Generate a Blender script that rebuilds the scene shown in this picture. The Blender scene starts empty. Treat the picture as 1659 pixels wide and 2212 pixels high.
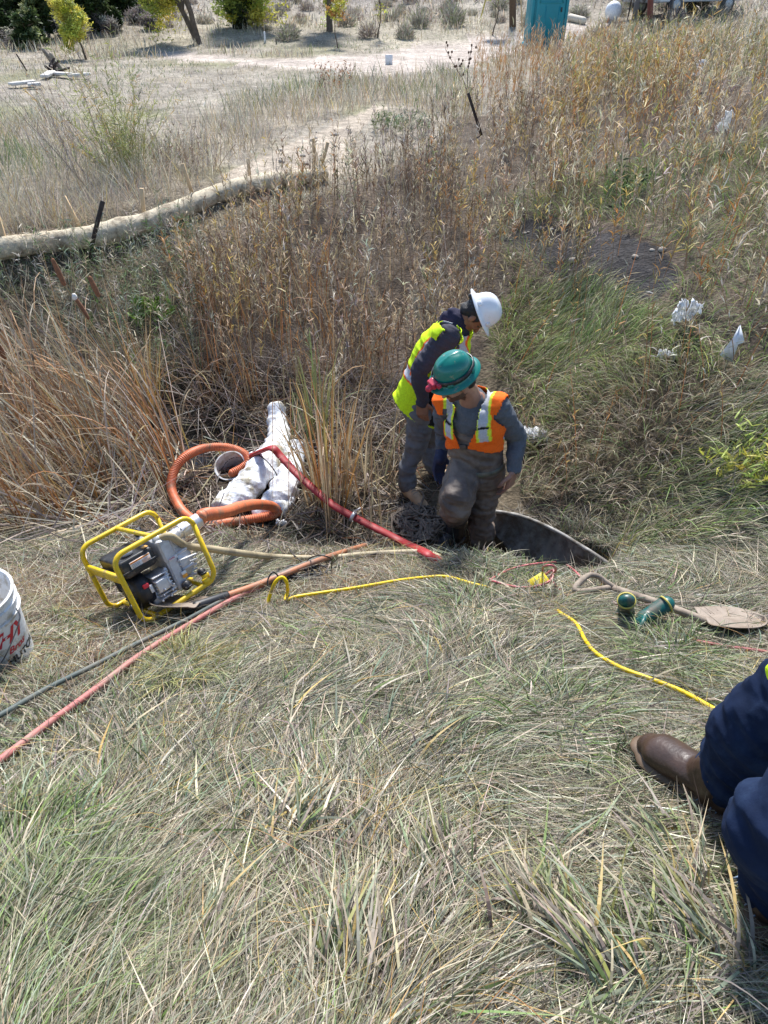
import bpy, math, os
import numpy as np
from mathutils import Vector, Matrix
rng = np.random.default_rng(7)
C = bpy.context.scene.collection
PI = math.pi
# ------------------------------------------------------------------ camera model (used to survey points on the real ground)
PITCH, FOC = math.radians(38), 1500.0
AF = np.array([0, math.cos(PITCH), -math.sin(PITCH)]); AU = np.array([0, math.sin(PITCH), math.cos(PITCH)]); AR = np.array([1., 0, 0])
def ray(px, py):
    return AF + (px - 829.5) / FOC * AR + (1106 - py) / FOC * AU
def W(px, py, Y):
    d = ray(px, py); return d * (Y / d[1])
def proj(P):
    P = np.asarray(P, float); d = np.maximum(P @ AF, 1e-3)
    return 829.5 + FOC * (P @ AR) / d, 1106 - FOC * (P @ AU) / d
# ------------------------------------------------------------------ noise and terrain
_tab = np.random.default_rng(3).random((256, 256))
def vnoise(x, y):
    xi = np.floor(x).astype(int); yi = np.floor(y).astype(int); fx = x - xi; fy = y - yi
    fx = fx * fx * (3 - 2 * fx); fy = fy * fy * (3 - 2 * fy)
    g = lambda a, b: _tab[a & 255, b & 255]
    return (g(xi, yi) * (1 - fx) + g(xi + 1, yi) * fx) * (1 - fy) + (g(xi, yi + 1) * (1 - fx) + g(xi + 1, yi + 1) * fx) * fy
def fbm(x, y, o=4):
    s = 0; a = .5
    for i in range(o):
        s = s + a * vnoise(x * 2 ** i + 17.3 * i, y * 2 ** i + 9.1 * i); a *= .5
    return s / (1 - .5 ** o)
def ss(a, b, x):
    t = np.clip((x - a) / (b - a), 0, 1); return t * t * (3 - 2 * t)
def smax(a, b, k): return np.logaddexp(k * a, k * b) / k
def capsule(x, y, A, B):
    dx, dy = B[0] - A[0], B[1] - A[1]
    t = np.clip(((x - A[0]) * dx + (y - A[1]) * dy) / (dx * dx + dy * dy), 0, 1)
    return np.hypot(x - A[0] - t * dx, y - A[1] - t * dy)
HA, HB = (0.66, 3.46), (1.04, 3.2)
def hole(x, y): return 1 - ss(.26, .37, capsule(x, y, HA, HB) + .06 * (fbm(x * 5, y * 5, 2) - .5))
def h(x, y):
    x = np.asarray(x, float); y = np.asarray(y, float)
    ye = 3.16 + .5 * ss(-.5, -1.5, x) + 6 * ss(1.5, 2.2, x)
    near = -1.45 - .42 * np.clip(y, .1, ye) - 1.3 * np.maximum(y - ye, 0)
    fl = -3.1 + .6 * ss(1.0, 2.3, x) + 0 * y
    yf = 5.3 - 1.0 * ss(.3, 1.6, x)
    yt = np.clip(6.6 + 1.03 * (x + 4), 6.3, 10.2)
    far = fl + (y - yf) * (-2.05 - fl) / (yt - yf)
    plate = -2.05 + 0 * x
    farc = -smax(-far, -plate, 9)
    z = smax(smax(near, fl, 9), farc, 9)
    emb = .33 * smax(x - 1.2 - .1 * (y - 4), 0 * x, 3) * ss(2.6, 5, y)
    emb = 1.35 * (1 - np.exp(-emb / 1.35)) * (1 - ss(11, 19, y))
    z = z + emb
    hill = .13 * np.maximum(y - 30 - 5 * (fbm(x * .05, y * .05, 2) - .5) * 2, 0) * (.75 + .5 * fbm(x * .06 + 5, y * .06, 3))
    hill = 30 * (1 - np.exp(-hill / 30))
    z = z + hill + ss(30, 50, y) * (fbm(x * .12, y * .12, 4) - .5) * 2.2
    z = z + .07 * (fbm(x * 1.1, y * 1.1, 4) - .5) + .15 * ss(7, 20, y) * (fbm(x * .25, y * .25, 3) - .5)
    z = z - .12 * (1 - ss(.5, .9, np.hypot((x + 1.45) / 1.1, y - 5.25)))
    z = z - .075 * (1 - ss(.2, .38, np.hypot(x + 1.27, y - 2.48)))
    s = hole(x, y)
    return z * (1 - s) + (-3.4 + .05 * fbm(x * 6, y * 6, 2)) * s
def hn(x, y, e=.03):
    n = np.array([-(h(x + e, y) - h(x - e, y)) / (2 * e), -(h(x, y + e) - h(x, y - e)) / (2 * e), 1.0]); return n / np.linalg.norm(n)
def G(px, py, dz=0.0):
    """the point of the ground (plus dz) seen at a surveyed pixel"""
    d = ray(px, py); t = .3; st = .02
    while t < 400:
        P = d * t
        if P[2] < h(P[0], P[1]) + dz: break
        t += st; st *= 1.01
    a, b = t - st, t
    for _ in range(30):
        m = (a + b) / 2; P = d * m
        if P[2] < h(P[0], P[1]) + dz: b = m
        else: a = m
    return d * b
# ------------------------------------------------------------------ materials
def ramp(nt, fac, stops):
    r = nt.nodes.new('ShaderNodeValToRGB'); e = r.color_ramp.elements
    while len(e) > 1: e.remove(e[0])
    for i, (p, c) in enumerate(stops):
        k = e[0] if i == 0 else e.new(p)
        k.position = p; k.color = (*c, 1)
    nt.links.new(fac, r.inputs[0]); return r.outputs[0]
def mat(name, col=(.5, .5, .5), rough=.6, metal=0., var=.15, scale=20., bump=0., bscale=None, dirt=None, dirt_amt=.5, dirt_scale=6., attr=False, spec=.5, trans=0., coat=0., obj=True):
    m = bpy.data.materials.new(name); m.use_nodes = True; nt = m.node_tree; N = nt.nodes; L = nt.links
    b = N['Principled BSDF']; b.inputs['Roughness'].default_value = rough; b.inputs['Metallic'].default_value = metal
    b.inputs['Specular IOR Level'].default_value = spec; b.inputs['Coat Weight'].default_value = coat
    tc = N.new('ShaderNodeTexCoord'); src = tc.outputs['Object']
    if attr:
        a = N.new('ShaderNodeAttribute'); a.attribute_name = 'col'; base = a.outputs['Color']
    else:
        a = N.new('ShaderNodeRGB'); a.outputs[0].default_value = (*col, 1); base = a.outputs[0]
    nz = N.new('ShaderNodeTexNoise'); nz.inputs['Scale'].default_value = scale; nz.inputs['Detail'].default_value = 5; L.new(src, nz.inputs['Vector'])
    if var > 0:
        mr = N.new('ShaderNodeMapRange'); mr.inputs[1].default_value = .3; mr.inputs[2].default_value = .7; mr.inputs[3].default_value = 1 - var; mr.inputs[4].default_value = 1 + var
        L.new(nz.outputs[0], mr.inputs[0])
        mx = N.new('ShaderNodeMix'); mx.data_type = 'RGBA'; mx.blend_type = 'MULTIPLY'; mx.inputs[0].default_value = 1
        L.new(base, mx.inputs[6]); L.new(mr.outputs[0], mx.inputs[7]); base = mx.outputs[2]
    if dirt is not None:
        n2 = N.new('ShaderNodeTexNoise'); n2.inputs['Scale'].default_value = dirt_scale; n2.inputs['Detail'].default_value = 8; n2.inputs['Roughness'].default_value = .7; L.new(src, n2.inputs['Vector'])
        r2 = N.new('ShaderNodeMapRange'); r2.inputs[1].default_value = .62 - dirt_amt * .3; r2.inputs[2].default_value = .72 - dirt_amt * .22; L.new(n2.outputs[0], r2.inputs[0])
        mx = N.new('ShaderNodeMix'); mx.data_type = 'RGBA'; L.new(r2.outputs[0], mx.inputs[0]); L.new(base, mx.inputs[6]); mx.inputs[7].default_value = (*dirt, 1); base = mx.outputs[2]
    L.new(base, b.inputs['Base Color'])
    if bump > 0:
        nb = N.new('ShaderNodeTexNoise'); nb.inputs['Scale'].default_value = bscale or scale * 3; nb.inputs['Detail'].default_value = 4; L.new(src, nb.inputs['Vector'])
        bp = N.new('ShaderNodeBump'); bp.inputs['Strength'].default_value = bump; bp.inputs['Distance'].default_value = .01; L.new(nb.outputs[0], bp.inputs['Height']); L.new(bp.outputs[0], b.inputs['Normal'])
    if trans > 0:
        t = N.new('ShaderNodeBsdfTranslucent'); L.new(base, t.inputs[0]); ms = N.new('ShaderNodeMixShader'); ms.inputs[0].default_value = trans
        L.new(b.outputs[0], ms.inputs[1]); L.new(t.outputs[0], ms.inputs[2]); L.new(ms.outputs[0], N['Material Output'].inputs[0])
    return m
M = {}
M['blade'] = mat('plant_blade', attr=True, rough=.55, var=.12, scale=60, trans=.28, spec=.35)
M['leaf'] = mat('tree_leaf', attr=True, rough=.6, var=.1, scale=8, trans=.35, spec=.2)
M['bark'] = mat('bark', (.12, .09, .065), .9, var=.4, scale=9, bump=.6)
M['twig'] = mat('twig', attr=True, rough=.8, var=.2, scale=40)
M['yellow'] = mat('yellow_paint', (.78, .52, .01), .35, var=.08, dirt=(.25, .19, .12), dirt_amt=.25, dirt_scale=22, coat=.2)
M['hair'] = mat('black_hair', (.012, .010, .010), .6, var=.3, scale=60, bump=.5, bscale=200)
M['castmetal'] = mat('cast_aluminium', (.55, .55, .56), .45, metal=.25, var=.2, scale=30, bump=.2, bscale=160)
M['chrome'] = mat('bright_metal', (.6, .6, .61), .42, metal=.6, var=.15, scale=40)
M['steel'] = mat('galvanised_steel', (.34, .36, .38), .45, metal=.55, var=.25, scale=14, dirt=(.12, .1, .08), dirt_amt=.45, dirt_scale=5, bump=.15)
M['black'] = mat('black_plastic', (.018, .018, .02), .42, var=.3, dirt=(.12, .1, .08), dirt_amt=.3, dirt_scale=14)
M['rubber'] = mat('black_rubber', (.02, .02, .022), .5, var=.3, scale=12, dirt=(.09, .075, .06), dirt_amt=.45, dirt_scale=9)
M['orange_hose'] = mat('orange_hose', (.62, .17, .07), .5, var=.12, dirt=(.3, .17, .1), dirt_amt=.35, dirt_scale=9)
M['red_hose'] = mat('red_hose', (.34, .022, .025), .55, var=.15, scale=7, dirt=(.12, .04, .035), dirt_amt=.25)
M['pink_hose'] = mat('faded_red_hose', (.43, .15, .13), .6, var=.2, scale=3, dirt=(.36, .22, .17), dirt_amt=.4, dirt_scale=3)
M['tan_hose'] = mat('tan_hose', (.4, .33, .2), .6, var=.15, scale=10, dirt=(.2, .16, .1), dirt_amt=.4)
M['green_hose'] = mat('grey_green_hose', (.075, .095, .085), .6, var=.2, scale=5, dirt=(.16, .15, .12), dirt_amt=.4)
M['cord'] = mat('yellow_cord', (.82, .56, .0), .4, var=.05, dirt=(.42, .3, .1), dirt_amt=.15, dirt_scale=20)
M['fibreglass'] = mat('orange_fibreglass', (.44, .17, .08), .5, var=.18, scale=5, dirt=(.28, .18, .13), dirt_amt=.5)
M['wood'] = mat('weathered_wood', (.3, .24, .18), .75, var=.25, scale=14, dirt=(.16, .12, .09), dirt_amt=.4, bump=.3)
M['stake'] = mat('pale_stake_wood', (.58, .41, .23), .75, var=.18, scale=18, bump=.2)
M['blade_steel'] = mat('dusty_shovel_steel', (.28, .225, .175), .65, metal=.1, var=.12, scale=9, dirt=(.2, .15, .11), dirt_amt=.5)
M['rust'] = mat('rusty_steel', (.05, .032, .025), .8, var=.4, scale=25)
M['rope'] = mat('muddy_rope', (.24, .19, .145), .9, var=.3, scale=50, dirt=(.1, .08, .06), dirt_amt=.5, bump=.6, bscale=300)
M['white_plastic'] = mat('white_plastic', (.74, .74, .73), .4, var=.06, dirt=(.42, .36, .27), dirt_amt=.4, dirt_scale=11)
M['bag'] = mat('white_woven_bag', (.8, .82, .84), .42, var=.06, scale=10, dirt=(.34, .3, .21), dirt_amt=.42, dirt_scale=7, bump=.8, bscale=28)
M['film'] = mat('torn_plastic_film', (.82, .83, .85), .3, var=.1, scale=20, trans=.35)
M['teal'] = mat('teal_moulded_plastic', (.0, .2, .25), .5, var=.08, scale=3)
M['skin'] = mat('skin', attr=True, rough=.5, var=.1, scale=30, spec=.4)
M['cloth'] = mat('cloth', attr=True, rough=.85, var=.12, scale=90, bump=.25, bscale=260, spec=.2)
M['wader'] = mat('muddy_wader', (.115, .085, .067), .62, var=.3, scale=4, dirt=(.2, .155, .12), dirt_amt=.6, dirt_scale=4, bump=.6, bscale=26)
M['denim'] = mat('dark_denim', (.010, .018, .045), .85, var=.3, scale=14, bump=.12, bscale=260, spec=.1, dirt=(.02, .035, .075), dirt_amt=.4, dirt_scale=6)
M['jean_grey'] = mat('grey_jeans', (.15, .155, .165), .85, var=.2, scale=12, bump=.3, bscale=200, dirt=(.1, .085, .07), dirt_amt=.35, dirt_scale=5)
M['white_helmet'] = mat('white_hard_hat', (.83, .83, .83), .22, var=.02, dirt=(.6, .58, .52), dirt_amt=.05, dirt_scale=20, coat=.4)
M['green_helmet'] = mat('green_hard_hat', (.0, .17, .13), .3, var=.06, dirt=(.3, .25, .17), dirt_amt=.08, dirt_scale=22, coat=.3)
M['leather'] = mat('brown_boot_leather', (.05, .027, .017), .4, var=.3, scale=16, bump=.15, bscale=90)
M['tanboot'] = mat('tan_boot', (.46, .31, .18), .75, var=.2, scale=25, dirt=(.22, .16, .11), dirt_amt=.3)
M['paint'] = mat('flat_marks', attr=True, rough=.5, var=.0)
M['wattle'] = mat('straw_roll', (.60, .51, .36), .85, var=.22, scale=30, dirt=(.26, .2, .13), dirt_amt=.35, dirt_scale=7, bump=.9, bscale=120)
M['car_paint'] = mat('pale_car_paint', (.5, .55, .6), .3, metal=.2, var=.05, coat=.5)
M['glass'] = mat('dark_glass', (.03, .04, .045), .08, var=0)
M['water'] = mat('dark_water', (.008, .008, .007), .12, var=.3, scale=3)
# ground
def ground_mat():
    m = bpy.data.materials.new('ground_soil'); m.use_nodes = True; nt = m.node_tree; N = nt.nodes; L = nt.links; b = N['Principled BSDF']
    b.inputs['Roughness'].default_value = .95; b.inputs['Specular IOR Level'].default_value = .15
    a = N.new('ShaderNodeAttribute'); a.attribute_name = 'col'; tc = N.new('ShaderNodeTexCoord')
    def nz(s, d=6, r=.6):
        n = N.new('ShaderNodeTexNoise'); n.inputs['Scale'].default_value = s; n.inputs['Detail'].default_value = d; n.inputs['Roughness'].default_value = r; L.new(tc.outputs['Object'], n.inputs['Vector']); return n.outputs[0]
    base = a.outputs['Color']
    for s, lo, hi in ((.9, .7, 1.3), (7, .6, 1.4), (45, .55, 1.5)):
        mr = N.new('ShaderNodeMapRange'); mr.inputs[1].default_value = .3; mr.inputs[2].default_value = .7; mr.inputs[3].default_value = lo; mr.inputs[4].default_value = hi; L.new(nz(s), mr.inputs[0])
        mx = N.new('ShaderNodeMix'); mx.data_type = 'RGBA'; mx.blend_type = 'MULTIPLY'; mx.inputs[0].default_value = 1; L.new(base, mx.inputs[6]); L.new(mr.outputs[0], mx.inputs[7]); base = mx.outputs[2]
    L.new(base, b.inputs['Base Color'])
    v = N.new('ShaderNodeTexVoronoi'); v.inputs['Scale'].default_value = 28; L.new(tc.outputs['Object'], v.inputs['Vector'])
    ad = N.new('ShaderNodeMath'); ad.operation = 'MULTIPLY_ADD'; L.new(v.outputs[0], ad.inputs[0]); ad.inputs[1].default_value = -.5; L.new(nz(16, 8), ad.inputs[2])
    bp = N.new('ShaderNodeBump'); bp.inputs['Strength'].default_value = .8; bp.inputs['Distance'].default_value = .04; L.new(ad.outputs[0], bp.inputs['Height']); L.new(bp.outputs[0], b.inputs['Normal'])
    return m
M['ground'] = ground_mat()
# ------------------------------------------------------------------ object helpers
def props(o, label=None, cat=None, group=None, kind=None):
    for k, v in (('label', label), ('category', cat), ('group', group), ('kind', kind)):
        if v: o[k] = v
    return o
def link(name, me, parent=None):
    o = bpy.data.objects.new(name, me); C.objects.link(o)
    if parent is not None: o.parent = parent
    return o
def npmesh(name, V, quads=None, tris=None, m=None, cols=None, smooth=True, parent=None):
    me = bpy.data.meshes.new(name); V = np.asarray(V, np.float32); me.vertices.add(len(V)); me.vertices.foreach_set('co', V.ravel())
    idx = []; tot = []
    if quads is not None and len(quads): idx.append(np.asarray(quads).ravel()); tot.append(np.full(len(quads), 4))
    if tris is not None and len(tris): idx.append(np.asarray(tris).ravel()); tot.append(np.full(len(tris), 3))
    idx = np.concatenate(idx).astype(np.int32); tot = np.concatenate(tot).astype(np.int32); st = np.concatenate([[0], np.cumsum(tot)[:-1]]).astype(np.int32)
    me.loops.add(len(idx)); me.loops.foreach_set('vertex_index', idx); me.polygons.add(len(tot)); me.polygons.foreach_set('loop_start', st)
    me.update(calc_edges=True)
    if cols is not None:
        at = me.color_attributes.new('col', 'BYTE_COLOR' if len(V) > 400000 else 'FLOAT_COLOR', 'POINT'); c4 = np.ones((len(V), 4), np.float32); c4[:, :3] = cols; at.data.foreach_set('color', c4.ravel())
    me.polygons.foreach_set('use_smooth', np.full(len(tot), bool(smooth)))
    if m is not None: me.materials.append(m)
    return link(name, me, parent)
def empty(name, loc, parent=None, label=None, cat=None, group=None, mtx=None):
    o = bpy.data.objects.new(name, None); C.objects.link(o); o.empty_display_size = .1
    if mtx is not None: o.matrix_world = mtx
    else: o.location = Vector([float(a) for a in loc])
    if parent is not None: o.parent = parent
    return props(o, label, cat, group)
def crm(P, n):
    """Catmull-Rom through the points, n samples per span"""
    P = np.asarray(P, float)
    if len(P) < 3: return np.linspace(P[0], P[-1], n + 1)
    Q = np.vstack([2 * P[0] - P[1], P, 2 * P[-1] - P[-2]]); out = []
    for i in range(1, len(Q) - 2):
        t = np.linspace(0, 1, n, endpoint=False)[:, None]; a, b, c, d = Q[i - 1], Q[i], Q[i + 1], Q[i + 2]
        out.append(.5 * (2 * b + (c - a) * t + (2 * a - 5 * b + 4 * c - d) * t ** 2 + (3 * b - a - 3 * c + d) * t ** 3))
    return np.vstack(out + [P[-1:]])
def nrm(v): v = np.asarray(v, float); return v / np.linalg.norm(v)
class MB:
    def __init__(s): s.v = []; s.f = []; s.c = []; s.n = 0
    def add(s, V, F, col=(1, 1, 1)):
        V = np.asarray(V, float); s.v.append(V); s.f += [tuple(int(i) + s.n for i in f) for f in F]
        c = np.asarray(col, float); s.c.append(np.broadcast_to(c, (len(V), 3)) if c.ndim == 1 else c); s.n += len(V); return s
    def tube(s, P, r, seg=10, n=6, smooth=True, cap=True, flat=None, col=(1, 1, 1), mod=None, up=None, closed=False):
        """tapered tube through P; flat=(a,b) makes the section an ellipse a*r (side) by b*r (up)"""
        P = np.asarray(P, float); r = np.atleast_1d(np.asarray(r, float)); r = np.full(len(P), r[0]) if len(r) == 1 else r
        if smooth and len(P) > 2: X = crm(np.hstack([P, r[:, None]]), n); P = X[:, :3]; r = np.maximum(X[:, 3], 1e-4)
        elif smooth: X = np.linspace(np.append(P[0], r[0]), np.append(P[-1], r[-1]), max(2, n)); P = X[:, :3]; r = X[:, 3]
        T = np.gradient(P, axis=0); T /= np.maximum(np.linalg.norm(T, axis=1), 1e-9)[:, None]
        if cap:
            e = [(-.95, .3), (-.7, .7), (-.35, .92)]
            pa = [P[0] + T[0] * r[0] * k for k, _ in e]; ra = [r[0] * q for _, q in e]
            pb = [P[-1] - T[-1] * r[-1] * k for k, _ in e[::-1]]; rb = [r[-1] * q for _, q in e[::-1]]
            P = np.vstack([pa, P, pb]); T = np.vstack([[T[0]] * 3, T, [T[-1]] * 3]); r = np.concatenate([ra, r, rb])
        if mod is not None:
            L = np.concatenate([[0], np.cumsum(np.linalg.norm(np.diff(P, axis=0), axis=1))]); r = r * mod(L)
        u = np.array(up if up is not None else ([0, 0, 1.] if abs(T[0][2]) < .9 else [0, 1., 0])); V = []
        a = np.linspace(0, 2 * PI, seg, endpoint=False); fa, fb = flat or (1, 1)
        for p, t, q in zip(P, T, r):
            u = u - t * (u @ t); u = u / max(np.linalg.norm(u), 1e-9); w = np.cross(t, u)
            V.append(p + (np.cos(a)[:, None] * w * fa + np.sin(a)[:, None] * u * fb) * q)
        m = len(P); V = np.vstack(V); F = []
        for i in range(m - 1):
            for j in range(seg):
                k = (j + 1) % seg; F.append((i * seg + j, i * seg + k, (i + 1) * seg + k, (i + 1) * seg + j))
        F.append(tuple(range(seg))[::-1]); F.append(tuple((m - 1) * seg + j for j in range(seg)))
        return s.add(V, F, col)
    def rbox(s, c, half, r=.01, X=(1, 0, 0), Z=(0, 0, 1), n=2, col=(1, 1, 1)):
        """rounded box; X and Z are its axes"""
        X = nrm(X); Z = np.asarray(Z, float); Z = nrm(Z - X * (Z @ X)); Y = np.cross(Z, X); half = np.asarray(half, float); r = min(r, half.min() * .999)
        nu, nv = 4 * n, 2 * n; V = []
        for i in range(nv):
            th = (i + .5) / nv * PI
            if n == 1: pass
            for j in range(nu):
                ph = (j + .5) / nu * 2 * PI; d = np.array([math.sin(th) * math.cos(ph), math.sin(th) * math.sin(ph), math.cos(th)])
                V.append(np.sign(d) * (half - r) + d * r / max(abs(d)) * .93)
        V = np.array(V) @ np.array([X, Y, Z]) + np.asarray(c, float); F = []
        for i in range(nv - 1):
            for j in range(nu):
                k = (j + 1) % nu; F.append((i * nu + j, (i + 1) * nu + j, (i + 1) * nu + k, i * nu + k))
        F.append(tuple(range(nu))); F.append(tuple((nv - 1) * nu + j for j in range(nu))[::-1])
        return s.add(V, F, col)
    def ell(s, c, R, X=(1, 0, 0), Z=(0, 0, 1), n=12, col=(1, 1, 1), cut=None):
        X = nrm(X); Z = np.asarray(Z, float); Z = nrm(Z - X * (Z @ X)); Y = np.cross(Z, X); V = [[0, 0, 1]]
        for i in range(1, n):
            for j in range(2 * n):
                th = i / n * PI; ph = j / n * PI; V.append([math.sin(th) * math.cos(ph), math.sin(th) * math.sin(ph), math.cos(th)])
        V.append([0, 0, -1]); V = (np.array(V) * np.asarray(R, float)) @ np.array([X, Y, Z]) + np.asarray(c, float); m = 2 * n; F = []
        for j in range(m):
            k = (j + 1) % m; F.append((0, 1 + j, 1 + k)); F.append((len(V) - 1, 1 + (n - 2) * m + k, 1 + (n - 2) * m + j))
            for i in range(n - 2): F.append((1 + i * m + j, 1 + (i + 1) * m + j, 1 + (i + 1) * m + k, 1 + i * m + k))
        return s.add(V, F, col)
    def lathe(s, prof, c, Z=(0, 0, 1), X=(1, 0, 0), seg=24, sx=1., sy=1., col=(1, 1, 1), close=False):
        """(radius, height) profile turned about Z"""
        Z = nrm(Z); X = np.asarray(X, float); X = nrm(X - Z * (X @ Z)); Y = np.cross(Z, X); V = []
        for r, z in prof:
            for j in range(seg):
                a = j / seg * 2 * PI; V.append(np.asarray(c, float) + X * r * math.cos(a) * sx + Y * r * math.sin(a) * sy + Z * z)
        F = []; n = len(prof)
        for i in range(n - 1):
            for j in range(seg):
                k = (j + 1) % seg; F.append((i * seg + j, i * seg + k, (i + 1) * seg + k, (i + 1) * seg + j))
        if close: F.append(tuple(range(seg))[::-1]); F.append(tuple((n - 1) * seg + j for j in range(seg)))
        return s.add(V, F, col)
    def build(s, name, m, parent=None, smooth=True, attr=True):
        me = bpy.data.meshes.new(name); V = np.vstack(s.v); me.from_pydata(V.tolist(), [], s.f); me.update()
        if attr:
            at = me.color_attributes.new('col', 'FLOAT_COLOR', 'POINT'); c4 = np.ones((len(V), 4), np.float32); c4[:, :3] = np.vstack(s.c); at.data.foreach_set('color', c4.ravel())
        me.polygons.foreach_set('use_smooth', [smooth] * len(me.polygons)); me.materials.append(m)
        if smooth == 'auto': pass
        return link(name, me, parent)
def auto(o, deg=35):
    me = o.data; me.polygons.foreach_set('use_smooth', [True] * len(me.polygons))
    try: me.set_sharp_from_angle(angle=math.radians(deg))
    except Exception: pass
    return o
def solidify(o, t, off=0):
    md = o.modifiers.new('thick', 'SOLIDIFY'); md.thickness = t; md.offset = off; return o
def fuse(mb, voxel, it=4):
    """weld overlapping closed shapes into one continuous skin: returns vertices, faces, normals"""
    me = bpy.data.meshes.new('tmp'); me.from_pydata(np.vstack(mb.v).tolist(), [], mb.f); o = bpy.data.objects.new('tmp', me); C.objects.link(o)
    r = o.modifiers.new('r', 'REMESH'); r.mode = 'VOXEL'; r.voxel_size = voxel
    if it: q = o.modifiers.new('s', 'SMOOTH'); q.iterations = it; q.factor = .5
    dg = bpy.context.evaluated_depsgraph_get(); ev = o.evaluated_get(dg); m2 = bpy.data.meshes.new_from_object(ev)
    n = len(m2.vertices); V = np.empty(n * 3); m2.vertices.foreach_get('co', V); V = V.reshape(-1, 3); N = np.empty(n * 3); m2.vertex_normals.foreach_get('vector', N); N = N.reshape(-1, 3)
    Fq = np.array([tuple(p.vertices) for p in m2.polygons if len(p.vertices) == 4], int)
    bpy.data.objects.remove(o); bpy.data.meshes.remove(me); bpy.data.meshes.remove(m2)
    return V, Fq, N
def n3(P, s, k=0.):
    """cheap 3-D noise from value noise slices"""
    return (fbm(P[:, 0] * s + k, P[:, 2] * s * .9 + k * 2, 3) + fbm(P[:, 1] * s + 5 + k, P[:, 2] * s + P[:, 0] * s * .5, 3)) * .5
# ------------------------------------------------------------------ surveyed paths of the hoses and cords (also used to press the grass down)
def path(pts, dz=.03): return np.array([G(p[0], p[1], p[2] if len(p) > 2 else dz) for p in pts])
PM = np.array([[0.6571, -0.6985, -0.2835], [0.7538, 0.6086, 0.2476], [-0.0004, -0.3764, 0.9264]]); PO = np.array([-1.103, 2.2, -2.377])
def PL(u, v, w): return PM @ np.array([u, v, w]) + PO
P_pink = path([(-120, 1725), (-40, 1670), (0, 1642), (100, 1566), (200, 1493), (300, 1417), (400, 1354), (500, 1296), (580, 1258), (650, 1226)], .045)
P_green = path([(-120, 1600), (-40, 1562), (0, 1545), (100, 1488), (200, 1439), (300, 1388), (400, 1340), (500, 1286), (560, 1258), (640, 1224), (700, 1200)], .055)
P_cordA = path([(577, 1306, .02), (584, 1284, .07), (595, 1257, .14), (609, 1247, .16), (619, 1258, .13), (621, 1279, .06), (617, 1297, .03), (640, 1289), (697, 1280), (760, 1271), (801, 1264), (860, 1254), (920, 1247), (965, 1246), (1024, 1262), (1080, 1276, .0), (1120, 1290, -.01), (1160, 1305, -.01), (1200, 1318, .02), (1215, 1327), (1245, 1348), (1264, 1383), (1290, 1413), (1340, 1442), (1400, 1465), (1470, 1492), (1550, 1536), (1640, 1590)], .045)
P_red = np.array([G(542, 984, .12), G(566, 974, .28), G(588, 968, .4), G(606, 985, .36), G(640, 1022, .3), G(689, 1066, .24), G(721, 1092, .2), G(763, 1116, .15), G(816, 1143, .1), G(876, 1173, .07), G(914, 1191, .05), G(938, 1206, .03), G(965, 1216, -.04)])
P_tan = np.array([PL(.262, .065, .298), PL(.30, .03, .298), W(400, 1178, 2.565), W(450, 1185, 2.63), W(520, 1195, 2.72), G(590, 1203, .05), G(660, 1206, .03), G(720, 1205, .03), G(800, 1197, .03), G(912, 1193, .03), G(948, 1203, .02)])
P_orange = np.array([PL(.495, .118, .268), PL(.55, .122, .272), W(484, 1107, 2.98), W(520, 1095, 3.28), W(554, 1090, 3.58), W(585, 1093, 3.85), G(600, 1105, .06), G(585, 1114, .05), G(554, 1120, .05), G(502, 1128, .05), G(443, 1133, .06), G(405, 1115, .08), G(382, 1086, .09), G(370, 1052, .10), G(377, 1016, .14), G(401, 986, .18), G(443, 968, .2), G(491, 967, .19), G(526, 980, .14), G(537, 997, .1), G(524, 1010, .07), G(502, 1022, .05)])
P_shaft = np.array([G(436, 1305, .07), G(560, 1262, .06), G(700, 1206, .07), G(808, 1172, .07)])
P_rr = path([(1480, 1384, -.02), (1506, 1386), (1567, 1397), (1659, 1410), (1740, 1430)], .03)
P_sh2 = np.array([G(1318, 1270, .05), G(1414, 1300, .07), G(1480, 1324, .07), G(1521, 1341, .045)])
P_wat = [path([(-160, 562), (-60, 546), (0, 537), (65, 528), (130, 519)], .08), path([(120, 521), (200, 511), (260, 495), (310, 483), (360, 464), (415, 442), (475, 417), (550, 398), (625, 386), (700, 376)], .08)]
# ------------------------------------------------------------------ zones
def pip(px, py, poly):
    c = np.zeros(np.shape(px), bool); n = len(poly); j = n - 1
    for i in range(n):
        (xi, yi), (xj, yj) = poly[i], poly[j]
        c ^= ((yi > py) != (yj > py)) & (px < (xj - xi) * (py - yi) / (yj - yi + 1e-9) + xi); j = i
    return c
Z_ROAD = [(800, 168), (905, 160), (1000, 148), (1130, 112), (1220, 84), (1320, 62), (1340, 45), (1280, 50), (1200, 62), (1120, 72), (1040, 80), (960, 92), (880, 102), (810, 118), (600, 128), (430, 118), (330, 112), (330, 122), (420, 134), (600, 146), (720, 152)]
Z_PATH = [(470, 385), (560, 345), (650, 300), (730, 262), (800, 232), (850, 222), (810, 255), (765, 290), (745, 325), (790, 355), (760, 380), (640, 375), (560, 385), (500, 405)]
Z_BARE = [(1140, 470), (1230, 490), (1330, 500), (1430, 540), (1470, 600), (1420, 650), (1330, 640), (1230, 600), (1150, 560), (1080, 520)]
Z_MUD = [(1130, 1085), (1240, 1075), (1300, 1110), (1320, 1180), (1250, 1170), (1160, 1118)]
Z_TRAMP = [(-200, 1235), (150, 1215), (240, 1260), (330, 1350), (470, 1300), (620, 1210), (800, 1200), (1000, 1215), (1010, 1260), (640, 1330), (420, 1400), (250, 1500), (-200, 1640)]
Z_CAT = [(-500, 800), (60, 870), (300, 900), (420, 985), (405, 1060), (330, 1100), (230, 1140), (60, 1170), (-500, 1230)]
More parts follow.
